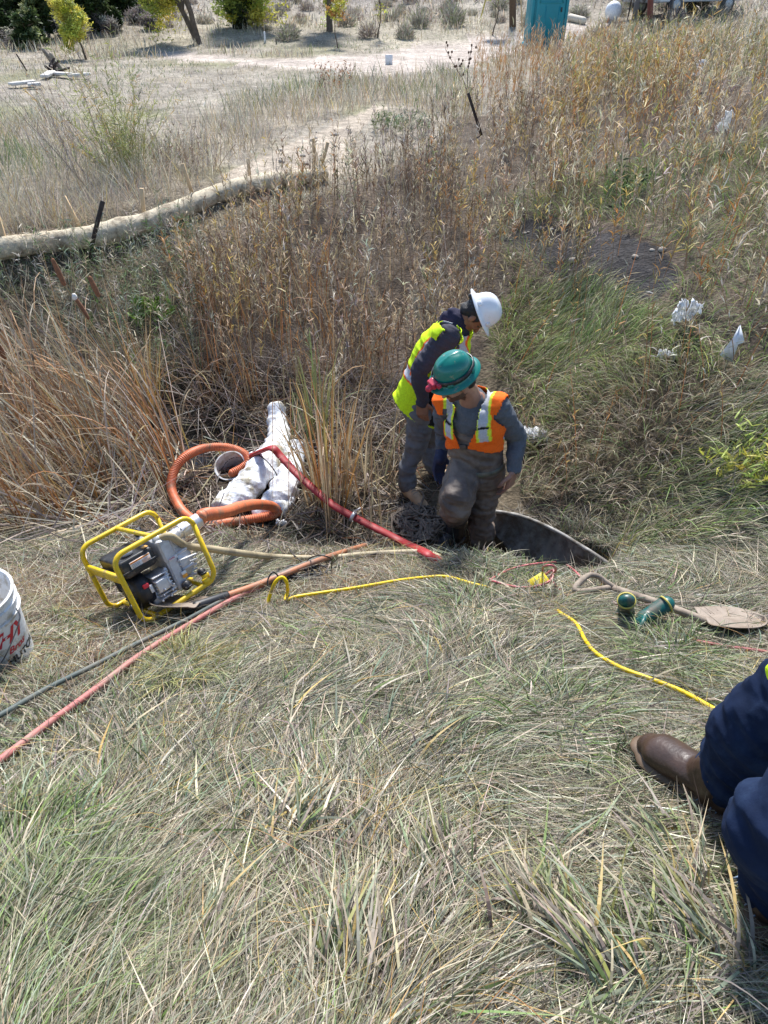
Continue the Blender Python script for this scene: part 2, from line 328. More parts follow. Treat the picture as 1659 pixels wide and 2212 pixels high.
Z_DITCH = [(-500, 860), (300, 880), (480, 850), (800, 900), (880, 960), (900, 1100), (960, 1180), (760, 1180), (600, 1190), (330, 1130), (150, 1220), (-500, 1250)]
Z_GREEN = [(1080, 640), (1250, 640), (1400, 690), (1500, 740), (1700, 900), (1700, 1180), (1300, 1180), (1130, 1090), (1120, 900), (1060, 800)]
Z_BRUSH = [(430, 520), (560, 468), (700, 415), (800, 392), (960, 300), (1010, 190), (1060, 150), (1200, 110), (1400, 60), (1500, 20), (1900, 20), (1900, 760), (1600, 760), (1450, 660), (1250, 640), (1090, 640), (1040, 770), (860, 900), (660, 860), (440, 830), (400, 620)]
def jit(x, y, a=40, s=1.7): return a * 2 * (fbm(x * s, y * s, 3) - .5), a * 2 * (fbm(x * s + 50, y * s, 3) - .5)
# ------------------------------------------------------------------ ground sheet
def axis(lo, hi, d, far_lo, far_hi, g=1.07):
    a = list(np.arange(lo, hi, d)); s = d
    while a[-1] < far_hi: s *= g; a.append(a[-1] + s)
    s = d
    while a[0] > far_lo: s *= g; a.insert(0, a[0] - s)
    return np.array(a)
gx = axis(-4, 5, .045, -260, 260); gy = axis(-.6, 9, .045, -30, 460)
GX, GY = np.meshgrid(gx, gy); gxr, gyr = GX.ravel(), GY.ravel(); GZ = h(gxr, gyr)
GV = np.stack([gxr, gyr, GZ], 1); ppx, ppy = proj(GV); back = (GV @ AF) < .2; ppx[back] = 800; ppy[back] = 3000
nx, ny = len(gx), len(gy); I = np.arange(nx * ny).reshape(ny, nx); GQ = np.stack([I[:-1, :-1], I[:-1, 1:], I[1:, 1:], I[1:, :-1]], -1).reshape(-1, 4)
def mixc(c, col, w): w = np.clip(w, 0, 1)[:, None]; return c * (1 - w) + np.array(col) * w
jx, jy = jit(gxr, gyr, 22, 2.2); qx, qy = ppx + jx * np.clip(4 / np.maximum(gyr, 1), .1, 1), ppy + jy * np.clip(4 / np.maximum(gyr, 1), .1, 1)
n1, n2 = fbm(gxr * .35, gyr * .35, 4), fbm(gxr * 1.3 + 9, gyr * 1.3, 4)
col = np.tile([.115, .092, .062], (len(gxr), 1))
plate = ss(8.5, 11, gyr + .6 * np.maximum(0, -gxr - 1) )
col = mixc(col, (.29, .255, .205), plate)
col = mixc(col, (.21, .205, .11), plate * ss(.5, .62, n1) * (1 - ss(24, 32, gyr)) * .8)
col = mixc(col, (.25, .21, .15), plate * ss(.5, .65, n2) * .5)
col = mixc(col, (.35, .31, .235), ss(26, 30, gyr) * (1 - ss(.55, .65, n1)) * (gxr < 4))
col = mixc(col, (.27, .24, .21), ss(33, 42, gyr) * .85)
col = mixc(col, (.2, .17, .14), ss(33, 42, gyr) * ss(.5, .6, n2) * .6)
col = mixc(col, (.10, .085, .06), (1 - ss(2.6, 3.2, gyr)))
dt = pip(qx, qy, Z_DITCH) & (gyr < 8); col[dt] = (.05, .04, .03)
bz_ = pip(qx, qy, Z_BRUSH) & (gyr < 14); col[bz_] = (.105, .082, .062)
br = pip(qx, qy, Z_BARE); col[br] = (.045, .042, .042)
tr = pip(qx, qy, Z_TRAMP) & (gyr < 4.5); col[tr] = (.17, .12, .08)
pa = pip(qx, qy, Z_PATH); col[pa] = (.38, .32, .25)
rd = pip(ppx + jx * .12, ppy + jy * .12, Z_ROAD); col[rd] = (.46, .39, .33)
col[pip(qx, qy, Z_MUD)] = (.035, .03, .028)
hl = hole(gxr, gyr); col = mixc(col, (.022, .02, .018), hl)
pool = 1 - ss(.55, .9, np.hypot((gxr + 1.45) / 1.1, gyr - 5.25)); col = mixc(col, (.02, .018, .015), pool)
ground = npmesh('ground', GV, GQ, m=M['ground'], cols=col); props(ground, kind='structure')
# still water in the two wet hollows
for (cx, cy, rx, ry, z) in ((-1.45, 5.25, .85, .6, -3.185), (.8, 3.36, .42, .3, -3.35)):
    a = np.linspace(0, 2 * PI, 40, endpoint=False); V = np.stack([cx + rx * np.cos(a), cy + ry * np.sin(a), np.full(40, z)], 1); V = np.vstack([V, [[cx, cy, z]]])
    props(npmesh('water', V, tris=[(i, (i + 1) % 40, 40) for i in range(40)], m=M['water']), kind='structure')
# ------------------------------------------------------------------ height cap for pressed vegetation
CX0, CY0, CR = -5.2, -.2, .02; CAP = np.full((int(10.5 / CR), int(11 / CR)), 9., np.float32)
cxs = CX0 + CR * np.arange(CAP.shape[1]); cys = CY0 + CR * np.arange(CAP.shape[0])
def press(P, r, cap):
    P = np.asarray(P)[:, :2]
    for A, B in zip(P[:-1], P[1:]):
        x0, x1 = min(A[0], B[0]) - r, max(A[0], B[0]) + r; y0, y1 = min(A[1], B[1]) - r, max(A[1], B[1]) + r
        i0, i1 = np.searchsorted(cxs, [x0, x1]); j0, j1 = np.searchsorted(cys, [y0, y1])
        if i1 <= i0 or j1 <= j0: continue
        X, Y = np.meshgrid(cxs[i0:i1], cys[j0:j1]); d = capsule(X, Y, A, B + 1e-6); blk = CAP[j0:j1, i0:i1]; blk[d < r] = np.minimum(blk[d < r], cap)
def capat(x, y):
    i = np.clip(((x - CX0) / CR).astype(int), 0, CAP.shape[1] - 1); j = np.clip(((y - CY0) / CR).astype(int), 0, CAP.shape[0] - 1)
    return np.where((x > CX0) & (x < cxs[-1]) & (y > CY0) & (y < cys[-1]), CAP[j, i], 9.)
for P, r, c in ((P_pink, .045, .02), (P_green, .04, .018), (P_cordA[7:15], .04, .015), (P_cordA[19:], .04, .015), (P_tan[4:], .05, .015), (P_red[6:], .08, .03), (P_shaft, .05, .02), (P_sh2, .07, .02), (P_rr[1:], .04, .012), (P_wat[0], .16, .05), (P_wat[1], .16, .05), (P_orange[2:], .1, .04)):
    press(crm(P, 4), r, c)
press([PL(.1, .1, 0), PL(.3, .1, 0)], .3, .025); press([PL(.1, .3, 0), PL(.3, .3, 0)], .3, .025)
press([G(340, 1310), G(440, 1303)], .1, .01); press([G(1500, 1345), G(1590, 1340)], .14, .01); press([G(1350, 1320), G(1400, 1330)], .07, .02)
press([G(500, 1085), G(600, 900)], .3, .03); press([G(890, 1085), G(890, 1070)], .16, .03); press([G(960, 1050), G(985, 1050)], .12, .03)
press([G(870, 1130), G(940, 1150)], .2, .02); press([G(0, 1400), G(10, 1401)], .26, .02); press([G(1400, 1665), G(1600, 1770)], .1, .012); press([(.85, .62), (.84, .66)], .14, .012)
press([G(650, 1246), G(651, 1246)], .1, .02); press([(-.3, 3.3), (.3, 3.32), (.8, 3.15), (1.3, 2.8)], .22, .09); press([HA, HB], .42, .02); press([G(975, 1172), G(935, 1186)], .1, .01)
# ------------------------------------------------------------------ blades
UP = np.array([0, 0, 1.])
def ribbons(root, az, lean, bend, L, w, col, seg=4, base_h=None, tipcol=None, flat=False, twist=None, power=1., ground=True, capp=.72, taper=.92, maxh=None):
    n = len(root); t = np.linspace(0, 1, seg + 1)
    az = np.asarray(az); th = lean[:, None] + bend[:, None] * ((t[None, :-1] + .5 / seg) ** power)
    d = np.stack([np.cos(az), np.sin(az), np.zeros(n)], 1)
    step = (L / seg)[:, None, None] * (np.sin(th)[..., None] * d[:, None] + np.cos(th)[..., None] * UP)
    P = np.concatenate([root[:, None], root[:, None] + np.cumsum(step, 1)], 1)
    if ground:
        g = h(P[..., 0], P[..., 1]); c = capat(P[..., 0], P[..., 1]); use = rng.random(n) < capp; c = np.where(use[:, None], c, 9.)
        off = (rng.random(n) * .012 if base_h is None else base_h)[:, None]
        if maxh is not None: q = np.maximum(P[..., 2] - g, 0); mh = maxh[:, None]; P[..., 2] = g + mh * np.tanh(q / mh)
        P[..., 2] = np.minimum(np.maximum(P[..., 2], g + off + .003), g + np.maximum(c * rng.random(n)[:, None], .003))
    T = np.gradient(P, axis=1); T /= np.maximum(np.linalg.norm(T, axis=2, keepdims=True), 1e-9)
    side = np.stack([-np.sin(az), np.cos(az), np.zeros(n)], 1)[:, None]; nn = np.cross(side, T)
    tw = (rng.normal(0, .7, n) if twist is None else twist)[:, None, None]
    S = side * np.cos(tw) + nn * np.sin(tw)
    prof = (.55 + .45 * np.minimum(t * 5, 1)) * (1 - taper * t ** 2.2)
    off = S * (w[:, None] * .5 * prof[None])[..., None]
    V = np.stack([P - off, P + off], 2).reshape(n, -1, 3)
    b = (np.arange(n) * (2 * seg + 2))[:, None, None]; s = (np.arange(seg) * 2)[None, :, None]
    F = (b + s + np.array([0, 1, 3, 2])[None, None]).reshape(-1, 4)
    tc = col if tipcol is None else tipcol
    c = col[:, None] * (1 - t[None, :, None] ** 1.5) + tc[:, None] * t[None, :, None] ** 1.5
    c = np.repeat(c, 2, axis=1).reshape(-1, 3)
    return V.reshape(-1, 3), F, c, P
class Veg:
    def __init__(s): s.V = []; s.F = []; s.c = []; s.n = 0
    def add(s, r):
        V, F, c = r[:3]; s.V.append(V.astype(np.float32)); s.F.append(F + s.n); s.c.append(c.astype(np.float32)); s.n += len(V); return r
    def build(s, name, m, label=None, kind='stuff', cat=None, parent=None, group=None):
        if not s.n: return None
        o = npmesh(name, np.concatenate(s.V), np.concatenate(s.F), m=m, cols=np.concatenate(s.c), smooth=False, parent=parent)
        print(name, s.n); return props(o, label, cat, group, kind)
PAL = dict(straw=(.52, .45, .32), pale=(.66, .59, .46), tan=(.40, .31, .19), grey=(.32, .285, .24), mauve=(.25, .20, .18), olive=(.19, .22, .1), green=(.13, .21, .065), bluegreen=(.2, .26, .18), gold=(.50, .36, .12), rust=(.36, .15, .05), brown=(.17, .11, .07), dark=(.07, .055, .045), orange=(.42, .21, .07), yellowgreen=(.32, .34, .1), lime=(.2, .34, .06))
PN = list(PAL); PA = np.array([PAL[k] for k in PN])
def pick(n, w, v=.2, alt=None, mask=None):
    """n colours drawn from the palette with the weights w (a dict); alt weights where mask (0..1) wins"""
    def one(w):
        p = np.array([w.get(k, 0) for k in PN], float); return rng.choice(len(PN), n, p=p / p.sum())
    i = one(w)
    if alt is not None: i = np.where(rng.random(n) < mask, one(alt), i)
    return PA[i] * np.exp(rng.normal(0, v, (n, 1))) * np.exp(rng.normal(0, .05, (n, 3)))
def wedge(n, y0, y1, x0=1.1, k=.78, pw=1.):
    """points spread over the ground the camera faces; pw<1 thins them with distance"""
    u = rng.random(n); y = y0 + (y1 - y0) * u ** (1 / pw); x = (rng.random(n) * 2 - 1) * (x0 + k * np.maximum(y, 0)); return x, y
def R(n, a, b): return a + (b - a) * rng.random(n)
def lift(x, y, dz=0.): return np.stack([x, y, h(x, y) + dz], 1)
def zone(x, y, poly, a=30): 
    P = lift(x, y); px, py = proj(P); jx, jy = jit(x, y, a, 1.5); return pip(px + jx, py + jy, poly)
FAST = 1.0
VD = 1.0
GW = dict(straw=1.8, pale=2.2, tan=.9, grey=3, mauve=1.4, olive=3, green=1.8, bluegreen=4, gold=.2)
GD = dict(straw=2.8, pale=2.6, tan=2, grey=2.8, mauve=1.3, olive=1.4, gold=.4, bluegreen=1.5)
GG = dict(green=4, olive=2, lime=1.5, bluegreen=2, straw=.7)
grass = Veg()
# 1 lying litter on the near bank
n = int(100000 * VD); x, y = wedge(n, -.3, 3.9, .95, .72); k = hole(x, y) < .1; x, y = x[k], y[k]; n = len(x)
gm = ss(.45, .6, fbm(x * 1.5 + 3, y * 1.5, 3)); trm = zone(x, y, Z_TRAMP, 25)
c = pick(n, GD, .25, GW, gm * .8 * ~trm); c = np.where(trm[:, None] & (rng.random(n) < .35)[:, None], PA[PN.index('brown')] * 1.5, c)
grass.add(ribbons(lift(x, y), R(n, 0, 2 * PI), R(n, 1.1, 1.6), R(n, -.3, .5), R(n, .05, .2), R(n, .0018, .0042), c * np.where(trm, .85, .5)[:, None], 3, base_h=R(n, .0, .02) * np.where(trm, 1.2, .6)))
# 2 matted, combed blades in clumps
nc = int(2600); ccx, ccy = wedge(nc, -.3, 3.35, .95, .72); flow = (fbm(ccx * .9, ccy * .9, 3) - .5) * 7.5 + PI / 2
n = int(150000 * VD); ci = rng.integers(0, nc, n); sp = R(n, 0, 1) ** .7 * .085; sa = R(n, 0, 2 * PI)
x = ccx[ci] + sp * np.cos(sa); y = ccy[ci] + sp * np.sin(sa)
k = (hole(x, y) < .2) & ~(zone(x, y, Z_TRAMP, 25) & (rng.random(n) < .75)); x, y, ci, sa = x[k], y[k], ci[k], sa[k]; n = len(x)
px, py = proj(lift(x, y)); gcl = ss(.42, .62, fbm(ccx * 1.6 + 30, ccy * 1.6, 3))[ci]
left_low = pip(px, py, [(-300, 1700), (150, 1750), (330, 1950), (420, 2400), (-300, 2500)])
hgt = (.7 + .6 * rng.random(nc))[ci]
az = flow[ci] + rng.normal(0, .42, n) + .5 * np.sin(sa - flow[ci]); L = R(n, .10, .34) * hgt
c = pick(n, GD, .3, GW, .3 + .6 * gcl); cg = pick(n, GG, .2); c = c * .84 * np.exp(rng.normal(0, .2, (n, 1))); c = np.where((left_low & (rng.random(n) < .3))[:, None] | (rng.random(n) < .05)[:, None], cg, c)
tip = c * .6 + .4 * PA[PN.index('straw')]
grass.add(ribbons(lift(x, y), az, R(n, .15, .95), R(n, .5, 1.5), L, R(n, .0016, .0038) , c, 5, base_h=R(n, 0, .03), tipcol=tip, maxh=R(n, .02, .06) * (1 + 1.1 * ss(1850, 2150, py)) * np.exp((fbm(x * 3, y * 3, 2) - .5) * 2)))
# 3 broad leaves lying over the mat
n = int(3600 * VD); x, y = wedge(n, -.1, 3.1, .8, .7); flow3 = (fbm(x * .9, y * .9, 3) - .5) * 7.5 + PI / 2
k = (hole(x, y) < .2) & ~zone(x, y, Z_TRAMP, 10); x, y, flow3 = x[k], y[k], flow3[k]; n = len(x)
c = pick(n, dict(bluegreen=3, green=2, mauve=1.6, straw=2, pale=2, grey=2, gold=.5, olive=2), .2)
grass.add(ribbons(lift(x, y), flow3 + rng.normal(0, .6, n), R(n, .2, 1.1), R(n, .4, 1.3), R(n, .15, .36), R(n, .004, .0085), c, 6, base_h=R(n, .015, .04), maxh=R(n, .03, .10), tipcol=c * .7 + .3 * PA[PN.index('tan')]))
# 4 fine golden seed stalks
n = int(5200 * VD); x, y = wedge(n, -.2, 3.2, .9, .72); k = (hole(x, y) < .2); x, y = x[k], y[k]; n = len(x)
pl = fbm(x * 1.3 + 70, y * 1.3, 3) > .5; x, y = x[pl], y[pl]; n = len(x)
c = pick(n, dict(gold=3, straw=3, pale=1.5, orange=.5), .15)
grass.add(ribbons(lift(x, y), R(n, 0, 2 * PI), R(n, .1, .8), R(n, .3, 1.2), R(n, .2, .45), R(n, .0014, .0022), c, 6, capp=.5, maxh=R(n, .05, .16)))
# 5 tufts at the edge of the hole and along the bank
for (qx_, qy_, r, m_, hh, w) in ((1020, 1225, .16, 240, .3, GW), (940, 1215, .12, 120, .22, GW), (1120, 1235, .2, 260, .26, GG), (1230, 1215, .18, 260, .28, GW), (1330, 1230, .2, 260, .25, GW), (1450, 1420, .2, 300, .3, GG), (1290, 1290, .15, 200, .25, GW), (1180, 1330, .2, 280, .3, GW),
        (60, 1400, .13, 120, .2, GG), (200, 1360, .16, 260, .22, GG), (395, 1450, .16, 420, .3, dict(yellowgreen=2, olive=2, gold=1)), (1000, 1300, .2, 200, .22, GG), (40, 1880, .2, 520, .35, GG), (120, 2050, .2, 520, .35, GG), (1200, 1560, .25, 300, .3, GG), (1480, 2020, .12, 120, .4, GW), (1600, 2120, .12, 160, .3, dict(bluegreen=2, green=2, mauve=2, gold=1))):
    g = G(qx_, qy_); m_ = int(m_ * VD); a = R(m_, 0, 2 * PI); rr = r * R(m_, 0, 1) ** .6; x = g[0] + rr * np.cos(a); y = g[1] + rr * np.sin(a)
    c = pick(m_, w, .2); grass.add(ribbons(lift(x, y), a + rng.normal(0, .7, m_), R(m_, .05, .5), R(m_, .3, 1.4), R(m_, .5, 1) * hh, R(m_, .0025, .006), c, 6, tipcol=c * .6 + .4 * PA[0], capp=.95, maxh=R(m_, .05, .55 * hh)))
for (qx_, qy_, az_, m_, hh, sp_) in ((1330, 2130, PI * .64, 90, .42, .7), (1180, 2010, PI * .56, 60, .36, .7), (1560, 2080, PI * .55, 90, .36, .6), (760, 2120, PI * .5, 80, .36, .6), (430, 2100, PI * .35, 70, .34, .6), (950, 1900, PI * .6, 60, .3, .7), (1420, 1850, PI * .6, 50, .28, .8), (640, 1800, PI * .3, 50, .3, .8)):
    g = G(qx_, qy_); x = g[0] + rng.normal(0, .05, m_); y = g[1] + rng.normal(0, .04, m_); c = pick(m_, dict(bluegreen=3, green=2, mauve=2, grey=2, straw=1.5, gold=.6, yellowgreen=.6), .2)
    grass.add(ribbons(lift(x, y), az_ + rng.normal(0, .32 * sp_ / .5, m_), R(m_, .25, .8), R(m_, .2, .9), R(m_, .5, 1) * hh, R(m_, .005, .010), c, 7, tipcol=c * .5 + .5 * PA[PN.index('tan')], maxh=R(m_, .06, .16), base_h=R(m_, .01, .04)))
grass.build('near_bank_grass', M['blade'], 'matted olive and straw coloured grass covering the near bank')
# 6 grass of the right hand bank
bank = Veg(); n = int(95000 * VD); y = R(n, 3.0, 9); x = R(n, .5, 7.5); k = (zone(x, y, Z_GREEN, 35) | ((rng.random(n) < .3) & (x > 1.3) & ~zone(x, y, Z_BARE, 20))) & (hole(x, y) < .1) & ~(zone(x, y, Z_MUD, 14) & (rng.random(n) < .93)); x, y = x[k], y[k]; n = len(x)
px, py = proj(lift(x, y)); gm = np.clip(ss(850, 700, py) * .7 + ss(.42, .6, fbm(x * 1.2, y * 1.2, 3)) * .5, 0, .9)
c = pick(n, dict(straw=2, tan=2, grey=1.4, mauve=1.6, olive=2.5, brown=1.5, green=1.6, pale=.6), .25, dict(green=3, lime=2.6, olive=1.2, yellowgreen=2, straw=1.2), gm)
az = (fbm(x * 1.1, y * 1.1, 3) - .5) * 9 - PI / 2
bank.add(ribbons(lift(x, y), az + rng.normal(0, .6, n), R(n, .1, .8), R(n, .5, 1.6), R(n, .12, .38), R(n, .003, .0065), c, 5, base_h=R(n, 0, .04), tipcol=c * .6 + .4 * PA[PN.index('straw')]))
bank.build('bank_grass', M['blade'], 'green and brown arching grass on the bank right of the two workers')
# 7 field grass
field = Veg(); n = int(120000 * VD); x, y = wedge(n, 6.5, 34, 1.5, .68, .62); P = lift(x, y); px, py = proj(P)
off = pip(px, py, Z_PATH) | pip(px, py, Z_ROAD); k = (~off | (rng.random(n) < .05)) & ~(pip(px, py, Z_BRUSH) & (y < 9)); x, y, px, py = x[k], y[k], px[k], py[k]; n = len(x)
rr = np.hypot(x, y); tall = pip(px + jit(x, y, 40, .8)[0], py + jit(x, y, 25, .8)[1], [(-600, 340), (100, 260), (330, 330), (560, 210), (800, 165), (1000, 160), (1060, 260), (820, 240), (600, 300), (420, 400), (100, 540), (-600, 580)])
midf = pip(px, py, [(250, 240), (500, 190), (820, 150), (880, 190), (600, 240), (330, 300)])
k = (tall | (rng.random(n) < .5)); x, y, px, py, rr, tall, midf = [q[k] for q in (x, y, px, py, rr, tall, midf)]; n = len(x)
gm = ss(.48, .62, fbm(x * .5, y * .5, 3)) * .8 + .3 * midf
c = pick(n, dict(straw=3, pale=2.6, tan=2, grey=1.3, gold=.7, mauve=.6), .18, dict(olive=2.5, green=.9, yellowgreen=.8, straw=1.2, bluegreen=1.2), np.clip(gm, 0, .8))
L = np.where(tall, R(n, .16, .5), R(n, .03, .12)) * (.6 + .8 * fbm(x * 1.1, y * 1.1, 3)); ws = np.clip(rr / 9, 1, 3)
field.add(ribbons(lift(x, y), rng.normal(PI * .6, 1.6, n), R(n, .0, .5), R(n, .1, .9), L, R(n, .004, .0075) * ws, c, 3))
n = int(26000 * VD); x, y = wedge(n, 24, 46, 2, .62); px, py = proj(lift(x, y)); k = ~pip(px, py, Z_ROAD) & (fbm(x * .3 + 4, y * .3, 3) > .42); x, y = x[k], y[k]; n = len(x)
c = pick(n, dict(straw=2, pale=2, tan=2, grey=2, olive=.5), .18); field.add(ribbons(lift(x, y), R(n, 0, 2 * PI), R(n, 0, .5), R(n, 0, .6), R(n, .12, .4), R(n, .015, .035), c, 2))
n = 42000; x, y = wedge(n, 33, 75, 2, .62); k = fbm(x * .5 + 4, y * .5, 3) + .3 * rng.random(n) > .62; x, y = x[k], y[k]; n = len(x)
c = pick(n, dict(grey=3, mauve=2, straw=1.5, pale=1.2, tan=2, olive=1.4), .2); field.add(ribbons(lift(x, y), R(n, 0, 2 * PI), R(n, 0, 1.), R(n, 0, .8), R(n, .12, .38), R(n, .03, .07), c, 2))
field.build('field_grass', M['blade'], 'pale dry grass of the field beyond the ditch')
# 8 leafy stems of the brush
def brush(veg, x, y, H, stemc, leafw, nleaf=10, lsz=(.05, .11), lw=(.009, .017), az0=None, lean=(.0, .25), t0=.3, sw=(.003, .006), leaflean=(.3, 1.3), v=.2):
    n = len(x); az = R(n, 0, 2 * PI) if az0 is None else az0 + rng.normal(0, .5, n); P = lift(x, y)
    r = veg.add(ribbons(P, az, R(n, *lean), R(n, 0, .35), H, R(n, *sw), stemc, 4, ground=False, taper=.6)); Q = r[3]
    m = n * nleaf; i = np.repeat(np.arange(n), nleaf); t = (t0 + (1 - t0) * rng.random(m)) * 3.999; s = t.astype(int); f = (t - s)[:, None]; p = Q[i, s] * (1 - f) + Q[i, s + 1] * f
    base = pick(n, leafw, .12)[i] * np.exp(rng.normal(0, v, (m, 1)))
    veg.add(ribbons(p, R(m, 0, 2 * PI), R(m, *leaflean), R(m, -.2, 1.0), R(m, *lsz), R(m, *lw), base, 2, ground=False, taper=.9))
bs = Veg(); n = int(9500); y = R(n, 5.0, 13.5); x = R(n, -2.6, 7.5); inz = zone(x, y, Z_BRUSH, 30); P = lift(x, y); px, py = proj(P)
bare = zone(x, y, Z_BARE, 20); gap = fbm(x * 1.7 + 40, y * 1.7, 3) + .35 * (rng.random(n) - .5) > .43; k = inz & (~bare | (rng.random(n) < .2)) & (px < 1260) & (y > 5.4) & gap & ~((px > 985) & (px < 1065) & (py > 270) & (py < 420)); xx, yy, pxx, pyy = x[k], y[k], px[k], py[k]; n = len(xx)
H = R(n, .45, 1.05) * (.75 + .5 * fbm(xx * .9, yy * .9, 3)) * np.where(pyy < 440, .72, 1)
g = fbm(xx * .8 + 8, yy * .8, 3); k1 = g > .5
for kk, lf, sc in ((k1, dict(straw=1.6, tan=3.4, gold=1.6, olive=.6, pale=.6, orange=.9, brown=1.4), 'brown'), (~k1, dict(tan=3, mauve=1.6, grey=1.4, straw=1.8, pale=.9, brown=2), 'brown')):
    brush(bs, xx[kk], yy[kk], H[kk], pick(int(kk.sum()), {sc: 2, 'tan': 1.2, 'grey': .8}, .2), lf, 18, lsz=(.04, .1), lw=(.008, .015), sw=(.004, .0085), leaflean=(.1, .95), v=.35)
bs.build('willow_brush', M['blade'], 'dense tan and mauve leafy stems standing on the far bank')
bs = Veg(); n = int(15000); y = R(n, 4.5, 17); x = R(n, .8, 14); inz = zone(x, y, Z_BRUSH, 30); bare = zone(x, y, Z_BARE, 20); px, py = proj(lift(x, y))
k = inz & ~(bare & (rng.random(n) < .85)) & (px >= 1180) & (rng.random(n) < np.where(px > 1500, np.where(py < 200, .12, .55), .9)) & (fbm(x * 1.5 + 20, y * 1.5, 3) + .35 * (rng.random(n) - .5) > .38); xx, yy, px, py = x[k], y[k], px[k], py[k]; n = len(xx)
H = R(n, .45, 1.1) * (.7 + .6 * fbm(xx * .7 + 3, yy * .7, 3)); g = fbm(xx * .55 + 8, yy * .55, 3)
for kk, lf in ((g > .56, dict(gold=3, orange=1.6, straw=2, yellowgreen=.6, tan=2)), ((g <= .56) & (g > .45), dict(tan=3, straw=3, pale=1.5, orange=1, mauve=1)), (g <= .45, dict(olive=2.4, straw=2.5, yellowgreen=1, gold=1, tan=1.5))):
    brush(bs, xx[kk], yy[kk], H[kk], pick(int(kk.sum()), dict(brown=2, rust=1, mauve=1.3), .2), lf, 17, lsz=(.05, .12), lw=(.008, .016), leaflean=(.1, 1.0), v=.3, sw=(.004, .008))
bs.build('autumn_brush', M['blade'], 'golden and rusty leafy brush covering the right embankment')
bs = Veg(); n = 1500; y = R(n, 10, 22); x = R(n, 1, 9); px, py = proj(lift(x, y)); k = pip(px, py, [(1010, 250), (1030, 175), (1110, 135), (1200, 110), (1330, 75), (1400, 110), (1300, 220), (1180, 290)]); x, y = x[k], y[k]; n = len(x)
brush(bs, x, y, R(n, .5, 1.15), pick(n, dict(rust=2, tan=2, orange=1), .15), dict(orange=2, tan=3, straw=2, rust=.8), 15, lsz=(.06, .14), lw=(.008, .014), lean=(0, .12), leaflean=(.1, .5))
n = 2600; y = R(n, 12, 30); x = R(n, 3.5, 16); px, py = proj(lift(x, y)); k = pip(px, py, [(1240, 170), (1270, 100), (1330, 78), (1400, 66), (1500, 50), (1660, 40), (1660, 190), (1400, 200)]); x, y = x[k], y[k]; n = len(x)
brush(bs, x, y, R(n, .4, .9), pick(n, dict(olive=2, tan=2, brown=1), .15), dict(olive=3, tan=2, straw=2, gold=1.4), 15, lsz=(.06, .14), lw=(.010, .018), lean=(0, .2), leaflean=(.1, .7))
bs.build('orange_reeds', M['blade'], 'dense upright orange reeds standing in front of the teal toilet')
bs = Veg(); n = 330; y = R(n, 3.6, 6.8); x = R(n, 1.1, 4.2); k = zone(x, y, Z_GREEN, 40) & (hole(x, y) < .01); x, y = x[k], y[k]; n = len(x)
brush(bs, x, y, R(n, .4, 1.0), pick(n, dict(brown=2, rust=1.5, dark=1), .2), dict(gold=1.5, orange=1, tan=2, pale=1), 4, lsz=(.03, .08), lw=(.006, .012), lean=(0, .35), t0=.45)
bs.build('dark_red_stems', M['blade'], 'sparse dark red weed stems rising from the green bank grass')
bs = Veg(); n = 1500; y = R(n, 5.6, 9.0); x = R(n, -5, 0); px, py = proj(lift(x, y)); k = pip(px, py, [(-300, 620), (0, 570), (200, 560), (420, 500), (460, 620), (440, 830), (300, 830), (100, 700), (-300, 700)]); x, y = x[k], y[k]; n = len(x)
brush(bs, x, y, R(n, .25, .6), pick(n, dict(olive=2, grey=1.3, tan=1), .2), dict(straw=2, olive=2.5, grey=2, green=1.4, bluegreen=1.6), 14, lsz=(.04, .09), lw=(.006, .012))
n = 12000; y = R(n, 5.4, 9.0); x = R(n, -6, .5); k = ~zone(x, y, Z_DITCH, 15) & (zone(x, y, [(-500, 560), (420, 480), (470, 620), (440, 850), (300, 850), (-500, 800)], 20)); x, y = x[k], y[k]; n = len(x)
bs.add(ribbons(lift(x, y), R(n, 0, 2 * PI), R(n, .2, .9), R(n, .2, 1.2), R(n, .1, .28), R(n, .003, .007), pick(n, dict(green=1.5, olive=2, grey=2, straw=2, bluegreen=2), .2), 4))
bs.build('mixed_undergrowth', M['blade'], 'grey green undergrowth between the straw roll and the reeds')
# 9 cattail bed and the litter of the ditch
ct = Veg(); n = int(5600); y = R(n, 3.3, 5.9); x = R(n, -6.5, -1.15); k = zone(x, y, Z_CAT, 18); x, y = x[k], y[k]; n = len(x)
P = lift(x, y); lw_ = dict(orange=2.8, rust=3, straw=2, tan=2.6, pale=1.6, brown=2.4, gold=.6, mauve=.8); c = pick(n, lw_, .2)
far_ = ss(3.6, 5.2, y); L = R(n, .55, 1.5) * (.75 + .3 * far_)
b = np.where(rng.random(n) < .42, R(n, 1.2, 3.0), R(n, .0, .7))
ct.add(ribbons(P, PI * .9 + rng.normal(0, .75, n), R(n, .05, .6), b, L, R(n, .006, .014), c * .9, 9, tipcol=c * .6 + .4 * PA[PN.index('straw')], power=2.2, capp=1, taper=.8))
n = int(2300); y = R(n, 3.1, 5.4); x = R(n, -6, -1.0); k = zone(x, y, [(-500, 1000), (100, 1000), (330, 1030), (420, 1080), (330, 1150), (200, 1230), (-500, 1290)], 20); x, y = x[k], y[k]; n = len(x); c = pick(n, dict(grey=2, tan=2, mauve=1.5, pale=1.5, straw=2), .2)
ct.add(ribbons(lift(x, y, .05), R(n, 0, 2 * PI), R(n, .7, 1.5), R(n, -.3, .9), R(n, .3, .8), R(n, .005, .011), c, 7, base_h=R(n, 0, .18), capp=1))
